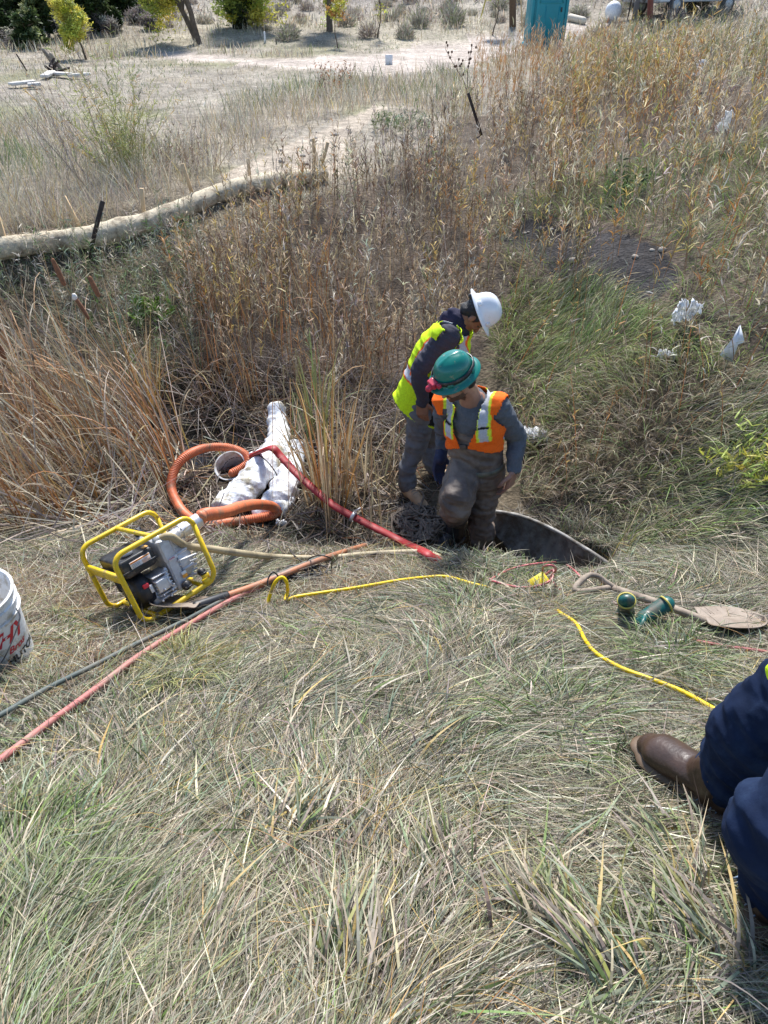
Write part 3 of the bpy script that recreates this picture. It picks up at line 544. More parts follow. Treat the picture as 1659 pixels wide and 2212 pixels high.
n = 1500; y = R(n, 4.9, 7.6); x = R(n, -2.9, .6); k = zone(x, y, [(420, 640), (600, 600), (860, 700), (880, 900), (800, 960), (560, 900), (430, 880)], 20) & (fbm(x * 1.9 + 7, y * 1.9, 3) > .47); x, y = x[k], y[k]; n = len(x); c = pick(n, dict(rust=3, orange=2, brown=3, tan=2, mauve=1), .25)
ct.add(ribbons(lift(x, y), R(n, 0, 2 * PI), R(n, 0, .35), np.where(rng.random(n) < .2, R(n, 1, 2.4), R(n, 0, .5)), R(n, .4, 1.05), R(n, .005, .010), c, 7, tipcol=c * .6 + .4 * PA[PN.index('tan')], power=2.2, capp=1, taper=.8))
ct.build('cattail_bed', M['blade'], 'rust and straw coloured cattail leaves leaning left over the ditch')
def clump(name, px, py, n, r, L, w, cw, lean, label, dz=0., bend=(.0, .6)):
    g = G(px, py); v = Veg(); a = R(n, 0, 2 * PI); rr = r * R(n, 0, 1) ** .7; x = g[0] + rr * np.cos(a); y = g[1] + rr * np.sin(a); c = pick(n, cw, .18)
    b = np.where(rng.random(n) < .2, R(n, 1.4, 2.5), R(n, *bend))
    v.add(ribbons(lift(x, y), a + rng.normal(0, .5, n), R(n, *lean), b, R(n, *L), R(n, *w), c, 8, tipcol=c * .6 + .4 * PA[PN.index('tan')], power=2, taper=.8, capp=.9)); return v.build(name, M['blade'], label, 'thing', 'reed clump')
clump('reed_clump', 712, 1085, 90, .17, (.55, 1.2), (.009, .015), dict(orange=3, rust=1, tan=3, straw=2, gold=1), (.0, .3), 'tall upright orange reed clump between the white bags and the workers')
clump('reed_clump', 790, 1060, 60, .2, (.5, 1.0), (.007, .013), dict(tan=3, straw=2, grey=1, brown=1), (.05, .4), 'straw coloured reed clump just left of the worker in the white helmet')
clump('reed_clump', 688, 960, 46, .09, (.6, .95), (.01, .016), dict(olive=3, yellowgreen=3, orange=1, green=2), (.0, .16), 'green and yellow reed clump behind the orange one')
clump('reed_clump', 330, 900, 40, .1, (.5, .95), (.009, .014), dict(orange=3, gold=2, straw=1), (.0, .25), 'small golden reed clump at the dark pool')
clump('reed_clump', 560, 880, 26, .15, (.4, 1.0), (.007, .012), dict(rust=2, tan=3, orange=1), (.0, .3), 'thin rusty reed clump behind the white bags')
clump('reed_clump', 500, 1000, 18, .2, (.2, .5), (.007, .012), dict(tan=3, gold=2, yellowgreen=1), (.0, .5), 'short broken straw stalks beside the orange hose')
dl = Veg(); n = int(6500); y = R(n, 3.0, 6.6); x = R(n, -3.2, 1.2); k = zone(x, y, [(180, 1130), (330, 1080), (400, 900), (430, 800), (700, 790), (900, 850), (950, 960), (900, 1100), (930, 1190), (700, 1190), (330, 1215)], 15) & (hole(x, y) < .05) & ((np.hypot((x + 1.45) / 1.1, y - 5.25) > .5) | (rng.random(n) < .5)); x, y = x[k], y[k]; n = len(x)
c = pick(n, dict(brown=2.4, grey=1.6, tan=2, mauve=2, pale=.7, dark=1.5, rust=.6), .3)
dl.add(ribbons(lift(x, y, .01), R(n, 0, 2 * PI), R(n, 1.0, 1.6), R(n, -.4, .5), R(n, .12, .5), R(n, .004, .010), c, 4, base_h=R(n, 0, .09), capp=1, taper=.5))
n = 4200; y = R(n, 4.6, 6.9); x = R(n, -2.6, .9); k = zone(x, y, [(370, 760), (560, 760), (900, 830), (900, 1010), (650, 930), (400, 930)], 15); x, y = x[k], y[k]; n = len(x)
dl.add(ribbons(lift(x, y), R(n, 0, 2 * PI), R(n, .2, 1.2), R(n, .2, 1.5), R(n, .3, .8), R(n, .004, .009), pick(n, dict(brown=3, mauve=2, grey=2, tan=1.5), .25), 6, base_h=R(n, 0, .1)))
dl.build('ditch_litter', M['blade'], 'brown broken reeds and twigs littering the ditch bottom')
# ------------------------------------------------------------------ people
def frame(f, u):
    f = nrm(f); u = np.asarray(u, float); u = nrm(u - f * (u @ f)); return f, np.cross(u, f), u     # forward, left, up
def add_head(mb, c, fr, s=1.):
    f, l, u = fr; c = np.asarray(c, float)
    p = lambda x, y, z: c + (f * x + l * y + u * z) * s
    E = lambda q, r: mb.ell(p(*q), np.array(r) * s, X=f, Z=u, n=10)
    E((-.008, 0, .032), (.098, .078, .094)); E((.028, 0, -.015), (.066, .064, .09)); E((.026, 0, -.068), (.062, .054, .046)); E((.072, 0, -.096), (.02, .026, .018))
    mb.tube([p(.088, 0, .012), p(.105, 0, -.012), p(.112, 0, -.03)], [.009 * s, .012 * s, .016 * s], seg=8, n=3)
    E((.084, 0, .024), (.014, .05, .010)); E((.088, 0, -.058), (.012, .024, .010)); E((.088, 0, -.07), (.011, .021, .008))
    for k in (-1, 1):
        E((-.004, k * .08, -.012), (.022, .009, .034)); E((.064, k * .034, -.028), (.024, .022, .024))
def skin_paint(V, c, fr, tone, s=1., beard=0.):
    f, l, u = fr; Q = (V - c) / s; x, y, z = Q @ f, Q @ l, Q @ u; col = np.tile(np.array(tone), (len(V), 1)); hd = np.linalg.norm(Q, axis=1) < .17
    red = hd & (x > .07) & (z < -.05) & (z > -.078) & (np.abs(y) < .022); col[red] *= (1.05, .72, .72)
    for k in (-1, 1):
        e = hd & (x > .05) & (((y - k * .032) / .017) ** 2 + ((z - .002) / .008) ** 2 < 1); col[e] = (.05, .035, .03)
        b = hd & (x > .05) & (((y - k * .034) / .024) ** 2 + ((z - .027) / .006) ** 2 < 1); col[b] = (.03, .022, .018)
    if beard: 
        w = hd & (z < -.035) & (x > -.01) & ~((np.abs(y) < .02) & (z > -.075) & (z < -.052)) ; n_ = n3(Q + 3, 60) ; w &= (n_ < .5 + .3 * beard); col[w] = col[w] * .25
    return col
def add_hand(mb, wr, d, pn, side, s=1., curl=.5, spread=.0):
    """d along the fingers, pn the way the palm faces, side towards the thumb"""
    d = nrm(d); pn = nrm(np.asarray(pn) - d * (np.asarray(pn) @ d)); sd = np.cross(pn, d); sd = sd if sd @ np.asarray(side) > 0 else -sd; wr = np.asarray(wr, float)
    mb.rbox(wr + d * .045 * s, (.048 * s, .040 * s, .014 * s), .013 * s, X=d, Z=pn, n=3)
    for k, (o, ln) in enumerate(((.031, .9), (.011, 1.0), (-.010, .94), (-.030, .74))):
        p = wr + (d * .085 + sd * o) * s; a = curl * (.5 + .1 * k); P = [p - d * .02 * s, p]; r = [.0095 * s, .0092 * s]
        for j, q in enumerate((.038, .026, .021)):
            a += curl * (.55 if j else .15); dd = d * math.cos(a) + pn * math.sin(a) + sd * spread * (1.5 - k); p = p + nrm(dd) * q * ln * s; P.append(p); r.append((.0085, .008, .007)[j] * s)
        mb.tube(P, r, seg=8, n=3)
    p = wr + (d * .018 + sd * .03) * s
    mb.tube([p, p + (sd * .022 + d * .022 + pn * .012) * s, p + (sd * .030 + d * .052 + pn * .026) * s, p + (sd * .024 + d * .074 + pn * .038) * s], np.array([.013, .012, .010, .008]) * s, seg=8, n=3)
def limb(mb, P, r, seg=14, n=5, **k): mb.tube(P, r, seg=seg, n=n, **k)
def torso(mb, pel, chest, neck, fwd, rs, flat=.68):
    """rs: half widths at pelvis, waist, chest, shoulders"""
    w = pel * .5 + chest * .5
    mb.tube([pel - (chest - pel) * .12, pel, w, chest, chest * .35 + neck * .65], [rs[0] * .8, rs[0], rs[1], rs[2], rs[3]], seg=24, n=5, flat=(1, flat), up=fwd)
def fold(V, N, amp, sc, k=0., ax=None):
    """cloth folds: ridged noise stretched across the axis"""
    Q = V.copy()
    if ax is not None: ax = nrm(ax); Q = Q + ax * (Q @ ax)[:, None] * 1.6
    r = 1 - np.abs(2 * n3(Q, sc, k) - 1) * 2; return V + N * (amp * (r - .55))[:, None]
def garment(name, mb, m, parent, voxel=.009, it=3, amp=.009, sc=7, k=0., ax=None, colf=None):
    V, Fq, N = fuse(mb, voxel, it); V = fold(V, N, amp, sc, k, ax); V = fold(V, N, amp * .4, sc * 2.4, k + 9, ax); V = V + N * ((n3(V, 30, 2) - .5) * amp * .5)[:, None]
    return npmesh(name, V, quads=Fq, m=m, cols=None if colf is None else colf(V), parent=parent), V, Fq, N
def add_boot(up_, so_, heel, d, shaft, s=1., rs=.052, toe=1.):
    """heel on the ground, d along the foot, shaft the ankle-top point"""
    z = UP; d = nrm(d); heel = np.asarray(heel, float)
    up_.tube([heel + d * .02 * s + z * .05 * s, heel + d * .09 * s + z * .062 * s, heel + d * .17 * s + z * .048 * s, heel + d * .25 * s + z * .034 * s], np.array([.038, .046, .046, .036 * toe]) * s, seg=14, n=5)
    up_.tube([heel + d * .05 * s + z * .045 * s, heel + d * .055 * s + z * .1 * s, shaft], [.044 * s, rs * .95, rs], seg=14, n=4)
    so_.tube([heel + d * .0 * s + z * .013, heel + d * .09 * s + z * .012, heel + d * .18 * s + z * .012, heel + d * .262 * s + z * .014], np.array([.034, .036, .05, .034]) * s, seg=16, n=5, flat=(1, .33), up=z)
def work_boot(u, so_, heel, d, shaft, s=1.):
    d = nrm(d); H = lambda a, z: heel + d * a * s + UP * z * s
    u.tube([H(.02, .055), H(.08, .07), H(.14, .068), H(.19, .058), H(.235, .05), H(.262, .045)], np.array([.042, .05, .054, .058, .057, .042]) * s, seg=20, n=6, flat=(1, .78), up=UP); u.tube([H(.06, .06), H(.06, .12), shaft], [.05 * s, .056 * s, .062], seg=16, n=4); u.tube([H(.10, .085), H(.075, .13)], [.045 * s, .05 * s], seg=14, n=3)
    so_.tube([H(-.005, .022), H(.06, .02), H(.12, .02), H(.19, .022), H(.24, .024), H(.272, .026)], np.array([.046, .046, .05, .067, .066, .048]) * s, seg=24, n=6, flat=(1, .28), up=UP)
    so_.tube([H(.0, .008), H(.07, .008)], np.array([.046, .045]) * s, seg=16, n=3, flat=(1, .35), up=UP)
def boots(specs, inv, m, root, sole, vox=.007, it=2, lace=None, bump=0., wide=1.):
    for heel, d, shaft, s, rs, toe in specs:
        u, so_ = MB(), MB()
        if wide > 2: work_boot(u, so_, heel, d, shaft, s)
        else: add_boot(u, so_, heel, d, shaft, s, rs, toe)
        d = nrm(d)
        if wide != 1 and wide < 2: sd_ = np.cross(d, UP); u.v = [v_ + sd_ * ((v_ - heel) @ sd_)[:, None] * (wide - 1) for v_ in u.v]; so_.v = [v_ + sd_ * ((v_ - heel) @ sd_)[:, None] * (wide * 1.1 - 1) for v_ in so_.v]
        V, Fq, N = fuse(u, vox, it)
        if bump: V = V + N * (bump * (n3(V, 25) - .5))[:, None]
        b = npmesh('boot', V, quads=Fq, m=m, parent=root); b.matrix_parent_inverse = inv
        so_.build('boot_sole', sole, b)
        if wide > 2:
            ln = MB(); sdv = np.cross(d, UP); C_ = lambda a, y_, z: heel + d * a * s + sdv * y_ * s + UP * z * s
            for a_ in (0., .008): ln.tube([C_(.09 + a_, -.052, .05), C_(.135 + a_, -.046, .088), C_(.175 + a_, -.02, .104), C_(.19 + a_, 0, .103), C_(.175 + a_, .02, .104), C_(.135 + a_, .046, .088), C_(.09 + a_, .052, .05)], .0014, seg=5, n=5)
            ln.build('boot_seam', mat('seam_thread', (.2, .12, .07), .8), b)
        if lace:
            ln = MB(); sdv = np.cross(d, UP)
            for k in range(5): q = heel + d * (.09 + .022 * k) + UP * (.108 - .008 * k); ln.tube([q - sdv * .022 - UP * .004, q + UP * .003, q + sdv * .022 - UP * .004], .004, seg=6, n=3)
            ln.build('laces', lace, b)
def hard_hat(name, c, fr, m, parent, s=1., brim=.04, tilt=0.):
    s = s * .80; c = np.asarray(c, float) - fr[2] * .010
    f, l, u = fr; c = np.asarray(c, float); root = MB()
    prof = [(.001, .158), (.03, .156), (.06, .149), (.085, .135), (.104, .115), (.118, .088), (.126, .058), (.130, .03), (.133, .012), (.140, .004), (.15, 0), (.133 + brim, -.012), (.136 + brim, -.017), (.133 + brim, -.02), (.14, -.008), (.128, .0), (.122, .03), (.112, .085), (.08, .13), (.03, .15), (.001, .152)]
    V = []; seg = 48
    for r, z in prof:
        for j in range(seg):
            a = j / seg * 2 * PI; ex = 1.14 if True else 1; rr = r
            if r > .145: rr = r + (r - .145) * (.35 * max(0, math.cos(a)) ** 2 )
            ridge = 1 + (.035 * math.exp(-((rr * math.sin(a)) / .018) ** 2) if z > .06 and r < .12 else 0) + (.018 * math.exp(-((abs(rr * math.sin(a)) - .05) / .012) ** 2) if z > .06 and r < .12 else 0)
            V.append(c + (f * (rr * math.cos(a) * 1.12) + l * rr * math.sin(a) * .93 + u * (z * ridge)) * s)
    F = []
    for i in range(len(prof) - 1):
        for j in range(seg):
            k = (j + 1) % seg; F.append((i * seg + j, i * seg + k, (i + 1) * seg + k, (i + 1) * seg + j))
    root.add(V, F)
    for a in (.9, PI - .9, -.9, PI + .9):     # slots at the rim
        p = c + (f * .136 * 1.12 * math.cos(a) + l * .136 * .93 * math.sin(a) + u * .022) * s; root.rbox(p, (.006, .017, .012), .004, X=f * math.cos(a) + l * math.sin(a), Z=u)
    o = root.build(name, m, parent); return o
PEOPLE = {}
# ---- worker in the white helmet, seen from his right side, bending forward over his feet
g1, g2 = G(884, 1076), G(950, 1036)
loc = (g1 + g2) / 2; root = empty('person', loc, label='man in a white hard hat and lime yellow vest bending over the ditch, hands down', cat='person')
INV = Matrix.Translation(-Vector(loc.tolist()))
def pp(o): o.matrix_parent_inverse = INV; return o
Y0 = 4.33
pel = W(912, 884, Y0 + .02); neck = W(985, 697, Y0 + .0); chest = W(958, 758, Y0); hipn, hipf = W(903, 893, Y0 - .08), W(924, 893, Y0 + .13)
shn, shf = W(966, 727, Y0 - .17), W(966, 724, Y0 + .18); eln = W(908, 800, Y0 - .22); wrn = W(912, 868, Y0 - .2)
elf, wrf = W(985, 800, Y0 + .22), W(995, 862, Y0 + .12)
a1 = nrm(neck - pel); f1 = nrm(np.array([a1[2], 0, -a1[0]])); l1 = np.cross(a1, f1)
an1 = g1 + np.array([-.015, .03, .13]); an2 = g2 + np.array([-.05, .02, .14]); kn1 = W(893, 980, Y0 - .1); kn2 = W(930, 966, Y0 + .16)
hc = W(1024, 681, Y0 - .01); hf = frame((.42, -.14, -.9), (.9, -.1, .42)); hs = .9
sk = MB(); add_head(sk, hc, hf, hs); limb(sk, [neck - a1 * .04, W(1003, 692, Y0), hc - hf[0] * .02 - hf[2] * .03], [.062, .058, .055]); torso(sk, pel, chest, neck, f1, (.14, .12, .14, .10), .62)
limb(sk, [shn, eln, wrn], [.045, .037, .026]); limb(sk, [shf, elf, wrf], [.045, .037, .026])
add_hand(sk, wrn + nrm(wrn - eln) * .0, (.05, -.1, -1), (.3, .9, 0), (1, 0, 0), 1.05, .55); add_hand(sk, wrf, (.3, 0, -1), (-.3, -.9, 0), (1, 0, 0), 1.0, .5)
limb(sk, [hipn, kn1, an1], [.07, .05, .035]); limb(sk, [hipf, kn2, an2], [.07, .05, .035]); sk.ell(an1 - UP * .06, (.05, .04, .05)); sk.ell(an2 - UP * .06, (.05, .04, .05)); sk.ell(shn, (.06, .06, .06)); sk.ell(shf, (.06, .06, .06)); sk.ell(pel, (.12, .12, .1))
V, Fq, N = fuse(sk, .0058, 2); pp(npmesh('body', V, quads=Fq, m=M['skin'], cols=skin_paint(V, hc, hf, (.26, .125, .075), hs), parent=root))
hr = MB(); hr.ell(hc + hf[0] * -.018 * hs + hf[2] * .03 * hs, np.array([.103, .085, .094]) * hs, X=hf[0], Z=hf[2], n=16); hr.ell(hc + (hf[0] * -.055 - hf[2] * .03) * hs, np.array([.055, .07, .05]) * hs, X=hf[0], Z=hf[2], n=12)
for k in (-1, 1): hr.tube([hc + (hf[0] * .03 + hf[1] * .075 * k + hf[2] * .03) * hs, hc + (hf[0] * .012 + hf[1] * .079 * k + hf[2] * -.006) * hs], [.018, .008], seg=8)
V, Fq, N = fuse(hr, .006, 2); V = V + N * ((n3(V, 120) - .5) * .008)[:, None]; q = (V - hc) / hs; keep = (q @ hf[0] < .035) | (q @ hf[2] > .055); Fq = Fq[keep[Fq].all(1)]
pp(npmesh('hair', V, quads=Fq, m=M['hair'], parent=root))
hh = pp(hard_hat('hard_hat', hc + hf[2] * .072 * hs - hf[0] * .005, hf, M['white_helmet'], root, .97, .046))
st = MB(); c0 = hc + hf[2] * .035
for k in range(-4, 5):
    a = PI + k * .2; st.rbox(c0 + (hf[0] * .106 * math.cos(a) + hf[1] * .09 * math.sin(a)) - hf[2] * .01, (.004, .016, .011), .003, X=hf[0] * math.cos(a) + hf[1] * math.sin(a), Z=hf[2])
st.tube([c0 - hf[0] * .108 - hf[2] * .01, c0 - hf[0] * .124 - hf[2] * .01], [.016, .016], seg=12, n=2)
o = st.build('suspension_strap', M['black'], hh)
sp = []
for (g, an, d) in ((g1, an1, G(899, 1088) - g1), (g2, an2, G(978, 1046) - g2)):
    d = d * (1, 1, .4); sp.append((g - nrm(d) * .06, d, an + UP * .0, .95, .042, 1))
boots(sp, INV, M['tanboot'], root, M['rubber'], lace=M['wood'])
tr_ = MB(); limb(tr_, [hipn + a1 * .05, hipn * .5 + kn1 * .5 + f1 * .02, kn1, kn1 * .5 + an1 * .5 - f1 * .02, an1 - UP * .03], [.10, .086, .068, .062, .064]); limb(tr_, [hipf + a1 * .05, hipf * .5 + kn2 * .5 + f1 * .02, kn2, kn2 * .5 + an2 * .5 - f1 * .02, an2 - UP * .03], [.10, .086, .068, .062, .064]); tr_.ell(pel, (.15, .16, .12), n=12)
pp(garment('trousers', tr_, M['jean_grey'], root, .009, 3, .016, 6.5, 1., UP)[0])
sh_ = MB(); torso(sh_, pel + a1 * .0, chest, neck, f1, (.155, .15, .18, .125), .7); limb(sh_, [shn - l1 * .0, shn * .45 + eln * .55 - f1 * .0, eln, eln * .4 + wrn * .6, wrn], [.08, .068, .06, .05, .041]); limb(sh_, [shf, elf, wrf], [.08, .06, .045]); sh_.ell(shn + a1 * .0, (.078, .078, .078)); sh_.ell(shf, (.085, .085, .085))
sh_.tube([neck - a1 * .09 + f1 * .04, neck - a1 * .02 + f1 * .01, neck + a1 * .02 - f1 * .01], [.09, .08, .07], seg=16); sh_.tube([neck + a1 * .06 - f1 * .05, neck + a1 * .0 - f1 * .075, neck - a1 * .07 - f1 * .08], [.03, .042, .035], seg=12)
def c1(V):
    c = np.tile((.055, .052, .068), (len(V), 1)); w = ((V - neck) @ a1 > .0) & (((V - shn) ** 2).sum(1) > .013); c[w] = (.03, .028, .055); return c
pp(garment('hooded_sweatshirt', sh_, M['cloth'], root, .009, 3, .015, 8, 2., eln - shn, c1)[0])
vs = MB(); vs.tube([pel - a1 * .12 - f1 * .05, pel + a1 * .1 - f1 * .03, chest, chest * .3 + neck * .7 + f1 * .015], [.225, .19, .182, .125], seg=28, n=6, flat=(.86, .95), up=f1); vs.ell(shn - a1 * .0, (.095, .095, .095)); vs.ell(shf, (.095, .095, .095))
V, Fq, N = fuse(vs, .008, 3); V = fold(V, N, .014, 5, 5., a1)
def vloc(V, o, a, f, l): q = V - o; return q @ a, q @ f, q @ l
s_, d_, l_ = vloc(V, pel, a1, f1, l1); nb = -l_   # positive towards the camera side
if (shn - pel) @ l1 > 0: nb = l_
arm = np.hypot(s_ - (shn - pel) @ a1 - .0, d_ - (shn - pel) @ f1 - .01)
keep = (s_ > -.03 - .3 * d_) & ~((np.abs(l_) > .13) & (arm < .076)) & (np.linalg.norm(V - neck - a1 * .03 - f1 * .02, axis=1) > .118) & (s_ < (neck - pel) @ a1 + .03)
ol = (.0, 0, 0); lime, org, sil, blk = (.62, .86, .02), (.95, .17, .03), (.52, .53, .56), (.015, .016, .018)
cc = np.tile(lime, (len(V), 1)); side = (np.abs(l_) > .11) & (s_ < .34) & (d_ > -.09); cc[side] = blk; cc[(d_ > .0) & (s_ < .22)] = blk
bd = np.abs(s_ - .27); cc[(bd < .045) & ~side] = org; cc[(bd < .030) & ~side] = sil
vt = np.abs(np.abs(l_) - .105); w = (s_ > .27); cc[w & (vt < .034)] = org; cc[w & (vt < .021)] = sil
cc[s_ < -.005 - .3 * d_] = lime; cc[(np.abs(l_) > .115) & (arm < .094)] = lime
Fk = Fq[keep[Fq].all(1)]; o = pp(npmesh('safety_vest', V + N * .006, quads=Fk, m=M['cloth'], cols=cc, parent=root)); solidify(o, .004)
# ---- worker in the green helmet, standing in the hole and looking down at his right foot
ga, gb = G(966, 1174), np.array([.70, 3.6, h(.70, 3.6)]); Y0 = 3.66
loc = (ga + gb) / 2; root2 = empty('person', loc, label='bearded man in a green hard hat, orange vest and muddy waders standing in the hole', cat='person'); INV = Matrix.Translation(-Vector(loc.tolist()))
pel = W(1030, 1012, Y0); neck = W(1018, 862, Y0 + .05); chest = W(1026, 905, Y0 + .02); a2 = nrm(neck - pel); f2 = np.array([-.42, -.9, -.1]); f2 = nrm(f2 - a2 * (f2 @ a2)); l2 = np.cross(a2, f2)  # his left = picture right
shr = W(962, 872, Y0 + .12); shl = W(1073, 880, Y0 - .02); ell_ = W(1116, 948, Y0 + .04); wrl = W(1110, 1017, Y0 - .13); elr = W(960, 938, Y0 + .3); wrr = W(952, 985, Y0 + .2)
hpr, hpl = W(1003, 1022, Y0 - .02), W(1055, 1020, Y0 + .03); knr = W(983, 1090, Y0 - .32); knl = W(1040, 1098, Y0 - .05); anr = ga + np.array([.06, .06, .14]); anl = gb + np.array([0, 0, .12])
hc2 = W(988, 826, Y0 - .1); hf2 = frame((-.80, -.42, -.42), (-.30, -.30, .9)); hs2 = .93
sk = MB(); add_head(sk, hc2, hf2, hs2); limb(sk, [neck - a2 * .04, neck * .5 + hc2 * .5 + np.array([.02, .02, -.01]), hc2 - hf2[0] * .02 - hf2[2] * .02], [.07, .064, .06]); torso(sk, pel, chest, neck, f2, (.14, .13, .15, .11), .62)
limb(sk, [shl, ell_, wrl], [.048, .04, .028]); limb(sk, [shr, elr, wrr], [.048, .04, .028]); add_hand(sk, wrl, (-.16, -.1, -1), (-.8, .5, 0), (-.5, -1, 0), 1.2, .55); 
limb(sk, [hpr, knr, anr], [.075, .055, .038]); limb(sk, [hpl, knl, anl], [.075, .055, .038]); sk.ell(pel, (.12, .12, .1)); sk.ell(shr, (.06, .06, .06)); sk.ell(shl, (.06, .06, .06))
V, Fq, N = fuse(sk, .0058, 2); pp(npmesh('body', V, quads=Fq, m=M['skin'], cols=skin_paint(V, hc2, hf2, (.37, .2, .14), hs2, 1.), parent=root2))
gl = MB(); add_hand(gl, wrr, (-.1, -.25, -1), (.4, -.8, 0), (.6, .6, 0), 1.2, .5); gl.tube([wrr + (wrr - elr) * -.2, wrr + nrm(wrr - elr) * .02], [.043, .04], seg=12); V, Fq, N = fuse(gl, .006, 1); pp(npmesh('glove', V, quads=Fq, m=mat('navy_glove', (.02, .03, .075), .7, var=.3, scale=30), parent=root2))
hr = MB(); hr.ell(hc2 + hf2[0] * -.016 + hf2[2] * .03, (.096, .079, .084), X=hf2[0], Z=hf2[2], n=16); hr.ell(hc2 - hf2[0] * .055 - hf2[2] * .025, (.052, .068, .045), X=hf2[0], Z=hf2[2], n=12); V, Fq, N = fuse(hr, .006, 2); q = V - hc2; keep = (q @ hf2[0] < .03) | (q @ hf2[2] > .055)
pp(npmesh('hair', V, quads=Fq[keep[Fq].all(1)], m=M['hair'], parent=root2))
hh = pp(hard_hat('hard_hat', hc2 + hf2[2] * .088, hf2, M['green_helmet'], root2, 1.02, .036)); c0 = hc2 + hf2[2] * .078
st = MB(); st.lathe([(.1345, .020), (.139, .021), (.139, .046), (.1315, .047)], c0, Z=hf2[2], X=hf2[0], seg=40, sx=1.12 * .83, sy=.93 * .83); st.build('lamp_strap', M['black'], hh)
lp = MB(); q = c0 + hf2[0] * .138 + hf2[2] * .03; lp.rbox(q, (.02, .03, .018), .01, X=hf2[0], Z=hf2[2], n=3); lp.tube([q + hf2[0] * .012 - hf2[2] * .004, q + hf2[0] * .034 - hf2[2] * .012], [.017, .02], seg=14, n=2); lp.rbox(q - hf2[0] * .012 + hf2[1] * .04, (.012, .012, .014), .005, X=hf2[0], Z=hf2[2]); lo = lp.build('headlamp', mat('red_plastic', (.5, .03, .06), .35, var=.1), hh)
lp = MB(); lp.ell(q + hf2[0] * .037 - hf2[2] * .013, (.006, .014, .014), X=hf2[0], Z=hf2[2]); lp.build('lamp_lens', M['chrome'], lo)
sh_ = MB(); torso(sh_, pel + a2 * .1, chest, neck, f2, (.14, .142, .165, .115), .68); limb(sh_, [shl, shl * .45 + ell_ * .55, ell_, ell_ * .4 + wrl * .6, wrl + (ell_ - wrl) * .08], [.085, .072, .062, .052, .044]); limb(sh_, [shr, elr, elr * .4 + wrr * .6], [.08, .06, .05]); sh_.ell(shl, (.085, .085, .08)); sh_.ell(shr, (.085, .085, .08)); sh_.tube([neck - a2 * .06, neck + a2 * .005], [.105, .08], seg=16)
pp(garment('long_sleeve_shirt', sh_, M['cloth'], root2, .009, 3, .014, 8, 3., ell_ - shl, lambda V: np.tile((.115, .125, .14), (len(V), 1)))[0])
wd = MB(); wd.tube([pel - a2 * .08, pel, pel + a2 * .12, pel + a2 * .235], [.15, .163, .165, .168], seg=26, n=5, flat=(1, .78), up=f2); limb(wd, [hpr + UP * .03, hpr * .5 + knr * .5, knr, knr * .5 + anr * .5 + np.array([0, .01, 0]), anr + UP * .03], [.115, .108, .094, .078, .068]); limb(wd, [hpl + UP * .03, hpl * .5 + knl * .5, knl, knl * .5 + anl * .5, anl + UP * .02], [.115, .104, .09, .076, .068]); wd.ell(pel - UP * .04, (.16, .14, .12), n=12)
wo = pp(garment('waders', wd, M['wader'], root2, .009, 3, .024, 6, 4., UP)[0])
bl = MB(); bl.lathe([(.168, -.015), (.175, -.014), (.175, .016), (.168, .017)], pel + a2 * .03, Z=a2, X=l2, seg=40, sx=1.02, sy=.82); bl.rbox(pel + a2 * .03 + f2 * .142 + l2 * -.06, (.02, .02, .008), .004, X=l2, Z=f2); bl.build('belt', mat('olive_belt', (.12, .125, .09), .7, var=.3, dirt=(.22, .17, .12)), wo)
bk = MB(); bk.lathe([(.166, -.008), (.173, -.008), (.173, .008), (.166, .008)], pel + a2 * .225, Z=a2, X=l2, seg=40, sx=1.03, sy=.80); bk.rbox(pel + a2 * .225 + f2 * .142 + l2 * -.02, (.022, .016, .008), .004, X=l2, Z=f2); bk.build('chest_strap', mat('wader_strap', (.09, .07, .055), .7, var=.3), wo)
dR = nrm(np.array([-.75, -.5, -.12])); boots([(ga + np.array([.1, .05, .0]), dR, anr + np.array([.0, 0, .12]), 1.12, .07, 1.15), (gb + np.array([.05, .05, 0]), np.array([-.2, -.9, 0]), anl + UP * .14, 1.1, .07, 1.15)], INV, M['rubber'], root2, M['rubber'], .008)
vs = MB(); vs.tube([pel + a2 * .13, pel + a2 * .25, chest, chest * .3 + neck * .7], [.178, .18, .184, .13], seg=28, n=6, flat=(1, .8), up=f2); vs.ell(shl, (.09, .09, .085)); vs.ell(shr, (.09, .09, .085)); V, Fq, N = fuse(vs, .008, 3); V = fold(V, N, .012, 6, 7., a2)
s_, d_, l_ = vloc(V, pel, a2, f2, l2); top = (neck - pel) @ a2
def armh(sh): q = sh - pel; return (np.hypot(s_ - q @ a2 + .02, d_ - q @ f2) < .085) & (np.sign(q @ l2) * l_ > .138)
lc = .0 - .10 * (top - .12 - s_)
opening = (d_ > 0) & (np.abs(l_ - lc) < .02 + .055 * ss(.2, .38, s_))
keep = (s_ > .185 + .03 * (d_ > 0) * np.cos(l_ * 14)) & ~armh(shl) & ~armh(shr) & ~opening & (np.linalg.norm(V - neck - a2 * .05 - f2 * .04, axis=1) > .105) & (s_ < top + .05)
cc = np.tile((1., .16, .015), (len(V), 1)); vt = np.abs(np.abs(l_ - .0) - .112); w = s_ > .27; lim = (.72, .85, .05); cc[w & (vt < .04)] = lim; cc[w & (vt < .023)] = sil; cc[w & (vt < .03) & (np.abs(s_ - .36) < .008) & (d_ > 0)] = blk; bd = np.abs(s_ - .24); bb = (d_ < .0); cc[bb & (bd < .035)] = lim; cc[bb & (bd < .02)] = sil
o = pp(npmesh('safety_vest', V + N * .006, quads=Fq[keep[Fq].all(1)], m=M['cloth'], cols=cc, parent=root2)); solidify(o, .004)
